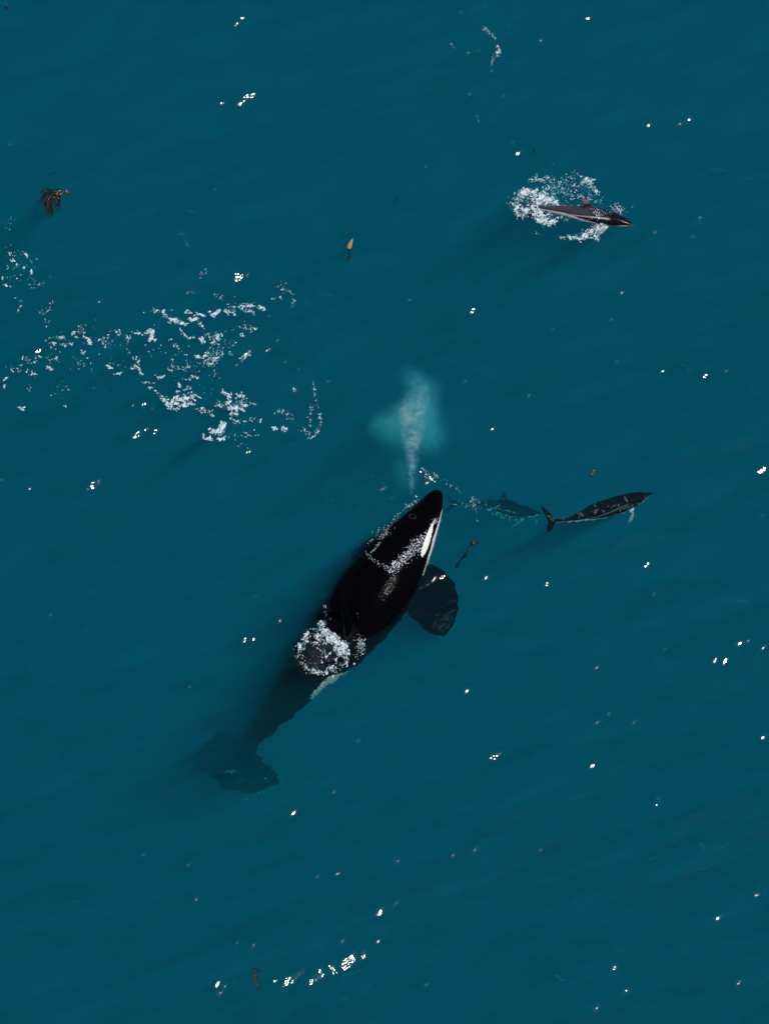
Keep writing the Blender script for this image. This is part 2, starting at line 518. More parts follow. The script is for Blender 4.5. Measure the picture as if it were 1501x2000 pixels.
def animal(name, label, cat, spine, roll, plates, voxel, mat, colour, rag=0.0, group=None, sup=2.0):
    """spine rows (px,py,z,rw,rh) from snout to tail; plates = fins already in world space"""
    sp = np.asarray(spine, float)
    s, kk = catmull(sp, 150)
    s[:, 3:] = np.maximum(s[:, 3:], 0.008)
    c = P(s[:, 0], s[:, 1], s[:, 2])
    T = np.gradient(c, axis=0); T /= np.linalg.norm(T, axis=1)[:, None]
    T = -T                                             # towards the snout
    R0 = np.cross(T, [0, 0, 1.0]); R0 /= np.linalg.norm(R0, axis=1)[:, None]
    U0 = np.cross(R0, T)
    rl = np.radians(np.interp(kk, np.linspace(0, len(sp) - 1, len(roll)), roll))[:, None]
    # positive roll brings the right flank upwards
    R = R0 * np.cos(rl) + U0 * np.sin(rl)
    U = U0 * np.cos(rl) - R0 * np.sin(rl)
    th = np.linspace(0, 2 * math.pi, 40, endpoint=False)
    rings = [c[i] + (np.sin(th)[:, None] * R[i] * s[i, 3] + np.cos(th)[:, None] * U[i] * s[i, 4]) for i in range(len(s))]
    parts = [loft(rings)] + plates
    V = []; F = []; off = 0
    for v, f in parts:
        V.append(v); F += [tuple(i + off for i in q) for q in f]; off += len(v)
    V = np.concatenate(V)
    org = c[len(c) // 3].copy()
    tmp = bpy.data.meshes.new("tmp"); tmp.from_pydata(V.tolist(), [], F); tmp.update()
    to = bpy.data.objects.new("tmp", tmp); COL.objects.link(to)
    md = to.modifiers.new("r", 'REMESH'); md.mode = 'VOXEL'; md.voxel_size = voxel; md.use_smooth_shade = True
    ms = to.modifiers.new("s", 'SMOOTH'); ms.factor = 0.5; ms.iterations = 4
    dg = bpy.context.evaluated_depsgraph_get()
    me = bpy.data.meshes.new_from_object(to.evaluated_get(dg))
    bpy.data.objects.remove(to)
    nv = len(me.vertices)
    co = np.empty(nv * 3, np.float32); me.vertices.foreach_get("co", co); co = co.reshape(-1, 3).astype(float)
    K = np.empty(nv); TH = np.empty(nv); RHO = np.empty(nv)
    for a in range(0, nv, 20000):
        q = co[a:a + 20000]
        d2 = ((q[:, None, :] - c[None]) ** 2).sum(-1)
        j = d2.argmin(1)
        d = q - c[j]
        r = (d * R[j]).sum(1); u = (d * U[j]).sum(1); t = (d * T[j]).sum(1)
        K[a:a + 20000] = kk[j]
        TH[a:a + 20000] = np.degrees(np.arctan2(r, u))
        RHO[a:a + 20000] = np.hypot(r / s[j, 3], u / s[j, 4])
    colr = colour(K, TH, RHO, co)
    if rag > 0:
        co = ragged(co, rag)
    root = empty(name, org)
    tag(root, label, cat, group)
    me.vertices.foreach_set("co", (co - org).astype(np.float32).ravel())
    at = me.color_attributes.new("marking", 'FLOAT_COLOR', 'POINT')
    at.data.foreach_set("color", np.column_stack([colr, np.ones(nv)]).astype(np.float32).ravel())
    me.polygons.foreach_set("use_smooth", np.ones(len(me.polygons), bool))
    me.materials.clear(); me.materials.append(mat)
    me.name = "body"
    me.update()
    bo = bpy.data.objects.new("body", me); COL.objects.link(bo); bo.parent = root
    tri = BVHTree.FromPolygons([tuple(p) for p in co.tolist()], [tuple(p.vertices) for p in me.polygons])
    frame = dict(c=c, T=T, R=R, U=U, s=s, k=kk)
    return root, tri, frame


def surf_at(fr, k, deg, out=1.0):
    i = int(np.argmin(np.abs(fr['k'] - k)))
    a = math.radians(deg)
    return fr['c'][i] + out * (math.sin(a) * fr['R'][i] * fr['s'][i, 3] + math.cos(a) * fr['U'][i] * fr['s'][i, 4])


def ball(name, parent, at, r, mat, flat=(1, 1, 1)):
    iv, fi = ico()
    # one subdivision
    v = iv.tolist(); cache = {}
    def mid(a, b):
        k = (min(a, b), max(a, b))
        if k not in cache:
            m = (np.array(v[a]) + np.array(v[b])) / 2; m /= np.linalg.norm(m)
            cache[k] = len(v); v.append(m.tolist())
        return cache[k]
    f2 = []
    for a, b, c in fi.tolist():
        ab, bc, ca = mid(a, b), mid(b, c), mid(c, a)
        f2 += [(a, ab, ca), (b, bc, ab), (c, ca, bc), (ab, bc, ca)]
    return mesh_obj(name, np.array(v) * r * np.array(flat) + at, np.array(f2), mat, parent)


def sstep(a, b, x):
    t = np.clip((x - a) / (b - a), 0, 1)
    return t * t * (3 - 2 * t)


BLACK = np.array([0.0016, 0.0015, 0.0024])
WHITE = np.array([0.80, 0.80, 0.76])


def wob(co, f=9.0):
    return (np.sin(co[:, 0] * f + 1.3 * np.sin(co[:, 1] * f * .7)) + np.sin(co[:, 1] * f * 1.7 + 2 * np.sin(co[:, 0] * f * .9))) * .5


def orca_colour(K, TH, RHO, co):
    n = len(K)
    col = np.tile(BLACK, (n, 1))
    body = RHO < 1.35
    w = wob(co) * 2
    # white chin, throat and belly
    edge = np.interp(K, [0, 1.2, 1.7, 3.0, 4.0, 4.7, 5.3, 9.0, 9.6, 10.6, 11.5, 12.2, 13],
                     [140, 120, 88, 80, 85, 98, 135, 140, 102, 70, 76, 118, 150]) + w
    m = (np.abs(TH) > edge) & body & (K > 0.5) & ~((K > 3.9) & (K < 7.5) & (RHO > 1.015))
    col[m] = WHITE * np.where(K[m] > 6, 0.5, 0.85)[:, None]  # rear white dimmed in the colour to imitate its shade under water
    # oval eye patch
    for sgn in (1, -1):
        t = (K - 3.55) / 0.82
        mid = 64 + 4 * t
        half = 8.2 * np.sqrt(np.clip(1 - t * t, 0, 1)) * (1 + 0.25 * t)
        m = (np.abs(TH * sgn - mid) < half) & body & (np.abs(t) < 1)
        col[m] = WHITE * 1.03
    # grey saddle behind the fin
    t = (K - 9.7) / 1.5
    sad = np.clip(1 - t * t, 0, 1) * sstep(62, 30, np.abs(TH)) * body
    sad = np.clip(sad * 1.6 * (0.6 + 0.5 * wob(co, 14)), 0, 1)
    col = col * (1 - sad[:, None]) + np.array([0.028, 0.027, 0.030]) * sad[:, None]
    return col


spine = [(857, 959, 0.03, .06, .05), (853, 966, 0.03, .135, .12), (847, 977, 0.02, .19, .17), (838, 995, 0.0, .27, .23),
         (820, 1025, -0.04, .385, .34), (797, 1060, -0.08, .52, .46), (770, 1098, -0.12, .625, .56),
         (745, 1138, -0.16, .71, .61), (718, 1175, -0.24, .735, .62), (690, 1211, -0.36, .715, .56), (660, 1248, -0.46, .66, .44),
         (628, 1284, -0.48, .565, .41), (598, 1317, -0.50, .455, .38), (572, 1349, -0.60, .375, .34),
         (545, 1381, -0.70, .30, .30), (518, 1411, -0.90, .235, .26), (495, 1441, -1.15, .18, .21), (476, 1470, -1.36, .14, .15),
         (466, 1488, -1.42, .10, .08)]
# control index shift: rows 0-2 are the rostrum, so markings below use K-1
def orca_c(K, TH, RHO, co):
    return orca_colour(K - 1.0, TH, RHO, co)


def tri_plate(fn):
    return fn


pl = []
# dorsal fin
pl.append(plate([(688, 1228, -0.25, 14, -30, .30), (686, 1225, 0.06, 11, -25, .26), (682, 1212, 0.30, 8, -20, .19),
                 (677, 1196, 0.55, 6, -15, .15), (672, 1180, 0.78, 5, -11, .12), (669, 1167, 0.95, 4, -7, .08),
                 (666, 1159, 1.03, 2, -3, .02)], 22))
# right paddle flipper
pl.append(plate([(782, 1112, -0.28, 18, -16, .20), (805, 1128, -0.26, 32, -28, .18), (828, 1150, -0.22, 40, -34, .14),
                 (846, 1175, -0.20, 43, -32, .11), (861, 1204, -0.24, 35, -24, .08), (868, 1226, -0.30, 22, -15, .05),
                 (872, 1240, -0.34, 6, -4, .03)], 22, 16))
# left flipper, deeper and mostly hidden
pl.append(plate([(745, 1085, -0.60, 14, -18, .18), (722, 1076, -0.85, 20, -24, .15), (706, 1074, -1.05, 18, -22, .10),
                 (692, 1078, -1.2, 8, -10, .05)], 14, 14))
# flukes, two lobes across the tail
pl.append(plate([(388, 1466, -1.33, -2, 6, .02), (396, 1469, -1.36, -7, 24, .03), (412, 1472, -1.39, -12, 38, .05),
                 (433, 1479, -1.41, -9, 50, .09), (458, 1490, -1.42, -12, 52, .13), (480, 1502, -1.42, -10, 46, .12),
                 (503, 1514, -1.41, -7, 34, .07), (523, 1520, -1.39, -4, 22, .04), (537, 1520, -1.35, -2, 13, .03),
                 (544, 1514, -1.32, 0, 5, .02)], 30, 16))
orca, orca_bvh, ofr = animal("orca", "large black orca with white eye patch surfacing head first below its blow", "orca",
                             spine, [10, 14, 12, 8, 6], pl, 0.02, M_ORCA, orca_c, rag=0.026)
bh = surf_at(ofr, 4.35, -12, 1.0)


def ray_on(px, py, bvh, miss=None):
    p0 = P(px, py, 0.0)
    d = p0 - CAM; d = d / np.linalg.norm(d)
    h = bvh.ray_cast(Vector(CAM), Vector(d), 200.0)
    return None if h[0] is None else (np.array(h[0]), np.array(h[1]))


hit = ray_on(805, 1009, orca_bvh)
hp = hit[0] if hit else bh
rv = []
a = np.linspace(0, 2 * math.pi, 22, endpoint=False)
nrm = Vector(hit[1]) if hit else Vector((0, 0, 1))
t1 = nrm.orthogonal().normalized(); t2 = nrm.cross(t1)
rings = []
for k in range(9):
    b = 2 * math.pi * k / 8
ringsv = []
for i in range(22):
    cdir = np.array(t1) * math.cos(a[i]) * 0.055 + np.array(t2) * math.sin(a[i]) * 0.075
    nd = cdir / np.linalg.norm(cdir)
    bb = np.linspace(0, 2 * math.pi, 8, endpoint=False)
    ringsv.append(hp + cdir + (np.cos(bb)[:, None] * nd + np.sin(bb)[:, None] * np.array(nrm)) * 0.014)
V = np.concatenate(ringsv)
F = np.array([[i * 8 + j, i * 8 + (j + 1) % 8, ((i + 1) % 22) * 8 + (j + 1) % 8, ((i + 1) % 22) * 8 + j] for i in range(22) for j in range(8)])
mesh_obj("blowhole", V, F, M_BLOWHOLE, orca)
for sgn in (1, -1):
    ball("eye", orca, surf_at(ofr, 3.25, 73 * sgn, 0.985), 0.022, M_EYE)


def dusky(lo_gray, stripe=1.0):
    DK = np.array([0.006, 0.005, 0.009])
    GR = np.array([0.050, 0.045, 0.056]) * lo_gray
    PALE = np.array([0.58, 0.57, 0.57])
    def f(K, TH, RHO, co):
        n = len(K)
        a = np.abs(TH)
        col = np.tile(DK, (n, 1))
        body = RHO < 1.4
        w = wob(co, 22) * 2.5
        # grey tail stock and back half
        g = sstep(5.4, 7.2, K) * sstep(78, 66, a + w)
        col = col * (1 - g[:, None]) + GR * g[:, None]
        # pale blaze line that runs back along the flank
        cen = np.interp(K, [4.0, 5.5, 7, 9, 11], [60, 66, 74, 88, 105])
        b = np.clip(1 - ((a - cen) / np.interp(K, [4, 5, 6, 9], [14, 9, 6, 5])) ** 2, 0, 1) * sstep(4.2, 5.0, K) * sstep(10.5, 9.2, K)
        b = np.clip(b * 1.4, 0, 1) * stripe
        col = col * (1 - b[:, None]) + np.array([0.36, 0.33, 0.37]) * b[:, None]
        # white belly, throat
        e = np.interp(K, [0, 1, 2, 3, 4, 5, 6, 7, 8, 9, 10, 12], [100, 96, 92, 100, 112, 116, 108, 98, 90, 84, 86, 95]) + w
        m = (a > e) & body & (K > 0.8)
        col[m] = PALE * 1.1
        # dark beak tip
        m = K < 0.8
        col[m] = DK
        # fins
        fin = (RHO >= 1.4) & (K < 10)
        top = fin & (a < 60)
        q = sstep(1.4, 2.4, RHO)
        col[top] = DK * 1.2
        tr_ = top & (K > 5.35)
        qq = (sstep(1.5, 2.0, RHO) * sstep(3.0, 2.3, RHO))[tr_][:, None]
        col[tr_] = DK * (1 - qq) + np.array([0.16, 0.14, 0.16]) * lo_gray * qq
        pec = fin & (a >= 60)
        col[pec] = np.array([0.34, 0.34, 0.36])
        m = pec & (RHO > 3.2)
        col[m] = DK * 2
        return col
    return f


# breaching dolphin, upper right
sp1 = [(1240, 441, 0.020, 0.013, 0.013), (1233, 440, 0.020, 0.034, 0.028), (1226, 437, 0.020, 0.069, 0.059), (1215, 434, 0.010, 0.112, 0.103),
       (1200, 430, 0.000, 0.148, 0.140), (1182, 426, -0.010, 0.170, 0.162), (1160, 422, 0.000, 0.177, 0.173), (1140, 419, 0.010, 0.166, 0.167),
       (1120, 415.5, 0.020, 0.134, 0.146), (1100, 412, 0.030, 0.095, 0.113), (1080, 409.5, 0.040, 0.058, 0.081), (1062, 407, 0.030, 0.038, 0.049), (1044, 405, 0.000, 0.029, 0.028)]
p1 = [plate([(1151, 413, 0.08, 13, 0, .07), (1149, 407, 0.16, 10, -1, .05), (1146, 401, 0.23, 7.5, -1.5, .035),
             (1142, 394, 0.34, 5.5, -2, .024), (1137, 388.5, 0.41, 3, -1.2, .016), (1134, 386, 0.44, 1, -.4, .008)], 16),
      plate([(1186, 434, -0.05, 6, 2, .05), (1181, 441, -0.05, 6.5, 2.5, .04), (1176, 448, -0.05, 5.5, 2.6, .03), (1170, 455, -0.05, 4, 2.4, .02), (1165, 461, -0.05, 2.4, 1.6, .012), (1162, 465, -0.05, .8, .5, .008)], 14),
      plate([(1035, 382, -0.03, -1.5, 0, .008), (1037, 389, -0.02, -4.5, 0, .02), (1041, 397, -0.01, -6, 0, .035), (1044, 405, -0.01, -6.5, 0, .045),
             (1041, 413, -0.01, -6, 0, .035), (1035, 421, 0.0, -4.5, 0, .02), (1030, 427, 0.01, -1.5, 0, .008)], 24)]
d1, bvh1, f1 = animal("dolphin", "dusky dolphin breaking the surface with its fin and grey flank out amid white splashes", "dolphin",
                      sp1, [26, 30, 30], p1, 0.0075, M_DOLPHIN, dusky(1.0), rag=0.02, group="dusky dolphins swimming near the orca")
for sgn in (1, -1):
    ball("eye", d1, surf_at(f1, 3.4, 88 * sgn, 0.99), 0.010, M_EYE)

# dolphin swimming just under the surface, right of the orca
sp3 = [(1274, 963.5, -0.16, .018, .016), (1268, 965, -0.16, .032, .030), (1261, 968, -0.17, .062, .06), (1250, 971, -0.18, .110, .105),
       (1233, 977, -0.20, .150, .14), (1213, 983, -0.22, .170, .165), (1190, 991, -0.23, .182, .175), (1166, 998, -0.24, .172, .175),
       (1143, 1005, -0.24, .115, .13), (1122, 1012, -0.23, .058, .085), (1103, 1016, -0.20, .032, .045), (1088, 1017, -0.17, .026, .03), (1077, 1017, -0.15, .026, .022)]
p3 = [plate([(1180, 990, -0.14, 9, -3, .06), (1176, 985, -0.09, 6, -2.4, .045), (1172, 981, -0.06, 3.5, -1.6, .025), (1168, 978, -0.05, 1, -.5, .01)], 12),
      plate([(1228, 985, -0.28, 6, -3, .045), (1232, 993, -0.30, 6, 0, .04), (1234, 1002, -0.33, 4.5, 1, .03), (1231, 1010, -0.37, 3.5, 1.5, .02),
             (1226, 1018, -0.45, 2.2, 1, .015), (1222, 1023, -0.5, 1, .5, .008)], 16),
      plate([(1056.5, 988, -0.10, -1.56, 0, .008), (1061, 994, -0.11, -3.90, 0, .02), (1067, 1001, -0.12, -5.98, 0, .03), (1073, 1009, -0.13, -7.54, 0, .04), (1076, 1018, -0.14, -8.06, 0, .045),
             (1075, 1026, -0.13, -6.76, 0, .035), (1072, 1034, -0.12, -4.94, 0, .022), (1068, 1041, -0.11, -1.56, 0, .008)], 26)]
d3, bvh3, f3 = animal("dolphin", "dark dolphin just under the surface with its whole tail fluke showing, swimming right", "dolphin",
                      sp3, [12, 16, 8], p3, 0.0075, M_DOLPHIN, dusky(0.12, 0.25), rag=0.03, group="dusky dolphins swimming near the orca")
for sgn in (1, -1):
    ball("eye", d3, surf_at(f3, 3.3, 88 * sgn, 0.99), 0.010, M_EYE)

# faded dolphin deeper down, just off the orca's snout
sp2 = [(1054, 1003, -1.025, .014, .014), (1048, 1003, -1.025, .028, .026), (1041, 1003, -1.025, .058, .055), (1030, 1002, -1.012, .095, .095),
       (1015, 999, -0.999, .125, .13), (998, 994, -0.973, .142, .15), (981, 990, -0.960, .135, .15), (964, 987, -0.960, .108, .125),
       (947, 985, -0.986, .075, .09), (930, 985, -1.038, .05, .065), (912, 985, -1.090, .032, .045), (896, 984, -1.129, .026, .03), (885, 983, -1.155, .024, .022)]
p2 = [plate([(991, 984, -0.830, 13, 2, .06), (989, 977, -0.700, 10, 2, .045), (986, 969, -0.596, 6.5, 2, .03), (984, 962, -0.518, 2.5, 1, .015), (983, 959, -0.492, 1, .5, .008)], 14),
      plate([(1022, 1006, -1.090, 6, 2, .045), (1015, 1014, -1.155, 6, 2, .035), (1007, 1022, -1.246, 4, 1.5, .02), (1002, 1027, -1.298, 1, .5, .01)], 12),
      plate([(873, 966, -1.142, -1.5, 0, .01), (877, 973, -1.155, -5, 0, .02), (883, 980, -1.168, -7, 0, .04), (883, 987, -1.168, -7, 0, .04), (877, 994, -1.155, -5, 0, .02), (871, 1001, -1.142, -1.5, 0, .01)], 22)]
d2, bvh2, f2_ = animal("dolphin", "faint dolphin deep in the teal water close to the orca's snout", "dolphin",
                       sp2, [14, 18, 12], p2, 0.009, M_DOLPHIN, dusky(0.5, 0.5), rag=0.03, group="dusky dolphins swimming near the orca")


# ------------------------------------------------------------------ foam
def stroke(pts, w, n, r0, r1, el=1.6, ang=None, pw=2.2):
    """blobs scattered along a polyline; everything in photo pixels"""
    pts = np.asarray(pts, float)
    if len(pts) == 1:
        c = np.repeat(pts, n, 0)
        dirs = np.full(n, rng.uniform(-0.6, 0.6))
    else:
        seg = np.diff(pts, axis=0); L = np.hypot(seg[:, 0], seg[:, 1])
        cum = np.concatenate([[0], np.cumsum(L)])
        t = rng.uniform(0, cum[-1], n)
        c = np.column_stack([np.interp(t, cum, pts[:, 0]), np.interp(t, cum, pts[:, 1])])
        i = np.clip(np.searchsorted(cum, t) - 1, 0, len(seg) - 1)
        dirs = np.arctan2(-seg[i, 1], seg[i, 0])
    c = c + rng.normal(0, 1, (n, 2)) * w
    r = r0 + (r1 - r0) * rng.random(n) ** pw
    a = (dirs if ang is None else np.full(n, ang)) + rng.normal(0, 0.5, n)
    e = 1 + (el - 1) * rng.random(n)
    return np.column_stack([c, r, a, e])


def foam(name, label, cat, blobs, mat, z=0.0, cell=0.009, thick=0.012, lace=0.5, on_water=True):
    blobs = np.concatenate(blobs)
    if mat is M_FOAM:                      # every blob brings a finer neighbour, so the lace joins up
        b2_ = blobs.copy(); b2_[:, :2] += rng.normal(0, 1, (len(b2_), 2)) * blobs[:, 2:3] * 1.1
        b2_[:, 2] *= rng.uniform(0.35, 0.75, len(b2_)); b2_[:, 4] = 1 + 1.6 * rng.random(len(b2_))
        blobs[:, 2] *= 0.86
        blobs = np.concatenate([blobs, b2_])
    W = P(blobs[:, 0], blobs[:, 1], z)
    R = blobs[:, 2] * 0.01 * 1.28
    m = 0.15
    x0, y0 = W[:, 0].min() - m, W[:, 1].min() - m
    x1, y1 = W[:, 0].max() + m, W[:, 1].max() + m
    nx_, ny_ = int((x1 - x0) / cell) + 2, int((y1 - y0) / cell) + 2
    f = np.zeros((ny_, nx_), np.float32)
    gx = x0 + np.arange(nx_) * cell; gy = y0 + np.arange(ny_) * cell
    for (wx, wy, _), r, a, e in zip(W, R, blobs[:, 3], blobs[:, 4]):
        rr = r * e
        i0 = max(int((wx - rr - x0) / cell), 0); i1 = min(int((wx + rr - x0) / cell) + 2, nx_)
        j0 = max(int((wy - rr - y0) / cell), 0); j1 = min(int((wy + rr - y0) / cell) + 2, ny_)
        dx = gx[i0:i1][None] - wx; dy = gy[j0:j1][:, None] - wy
        u = (dx * math.cos(a) + dy * math.sin(a)) / (r * e); v = (-dx * math.sin(a) + dy * math.cos(a)) / (r / math.sqrt(e))
        f[j0:j1, i0:i1] += np.clip(1 - u * u - v * v, 0, 1) * 0.9
    # noise that eats lace holes and ragged edges
    nz = np.zeros_like(f)
    r2 = np.random.default_rng(int(abs(x0 * 97 + y0 * 13)) + 5)
    for lam, am in ((0.16, .5), (0.08, .6), (0.045, .8), (0.024, 1.1)):
        sx_, sy_ = max(2, int((x1 - x0) / lam) + 3), max(2, int((y1 - y0) / lam) + 3)
        g = r2.uniform(-1, 1, (sy_, sx_))
        uu = (gx - x0) / lam; vv = (gy - y0) / lam
        iu = np.clip(uu.astype(int), 0, sx_ - 2); iv_ = np.clip(vv.astype(int), 0, sy_ - 2)
        fu = uu - iu; fv = vv - iv_; fu = fu * fu * (3 - 2 * fu); fv = fv * fv * (3 - 2 * fv)
        g00 = g[iv_][:, iu]; g01 = g[iv_][:, iu + 1]; g10 = g[iv_ + 1][:, iu]; g11 = g[iv_ + 1][:, iu + 1]
        nz += am * ((g00 * (1 - fu) + g01 * fu) * (1 - fv)[:, None] + (g10 * (1 - fu) + g11 * fu) * fv[:, None])
    val = np.minimum(f, 1.0) + nz * lace * np.minimum(f * 1.6, 1.3) * 0.95 - 0.30
    on = val > 0
    J, I = np.nonzero(on)
    if len(J) == 0: return None
    gid = -np.ones((ny_ + 1, nx_ + 1), np.int64)
    corners = np.stack([np.stack([J, I], -1), np.stack([J, I + 1], -1), np.stack([J + 1, I + 1], -1), np.stack([J + 1, I], -1)], 1)
    flat = corners[..., 0] * (nx_ + 1) + corners[..., 1]
    uq, inv = np.unique(flat.ravel(), return_inverse=True)
    faces = inv.reshape(-1, 4)
    vj, vi = uq // (nx_ + 1), uq % (nx_ + 1)
    # how many of the four cells around the vertex are foam
    on_p = np.zeros((ny_ + 2, nx_ + 2)); on_p[1:-1, 1:-1] = np.where(on, 1, 0)
    cnt = on_p[vj, vi] + on_p[vj + 1, vi] + on_p[vj, vi + 1] + on_p[vj + 1, vi + 1]
    vp = np.zeros((ny_ + 2, nx_ + 2)); vp[1:-1, 1:-1] = np.clip(val, 0, 1.5)
    hv = (vp[vj, vi] + vp[vj + 1, vi] + vp[vj, vi + 1] + vp[vj + 1, vi + 1]) / 4
    X = x0 + (vi - .5) * cell; Y = y0 + (vj - .5) * cell
    jit = r2.normal(0, cell * 0.22, (len(X), 2))
    X = X + jit[:, 0]; Y = Y + jit[:, 1]
    Z = np.where(cnt < 4, -0.001, 0.003 + thick * np.clip(hv, 0, 1.2)) + z
    if on_water:
        # follow the real rippled surface
        iu = np.clip((X - ax[0]), 0, None)
        ix = np.clip(np.searchsorted(ax, X) - 1, 0, nx - 2); iy = np.clip(np.searchsorted(ay, Y) - 1, 0, ny - 2)
        fx = (X - ax[ix]) / (ax[ix + 1] - ax[ix]); fy = (Y - ay[iy]) / (ay[iy + 1] - ay[iy])
        Z = Z + (H0[iy, ix] * (1 - fx) + H0[iy, ix + 1] * fx) * (1 - fy) + (H0[iy + 1, ix] * (1 - fx) + H0[iy + 1, ix + 1] * fx) * fy
    else:
        Z = Z + r2.normal(0, 0.01, len(Z))
    o = mesh_obj(name, np.column_stack([X, Y, Z]), faces, mat)
    tag(o, label, cat, kind="stuff")
    return o


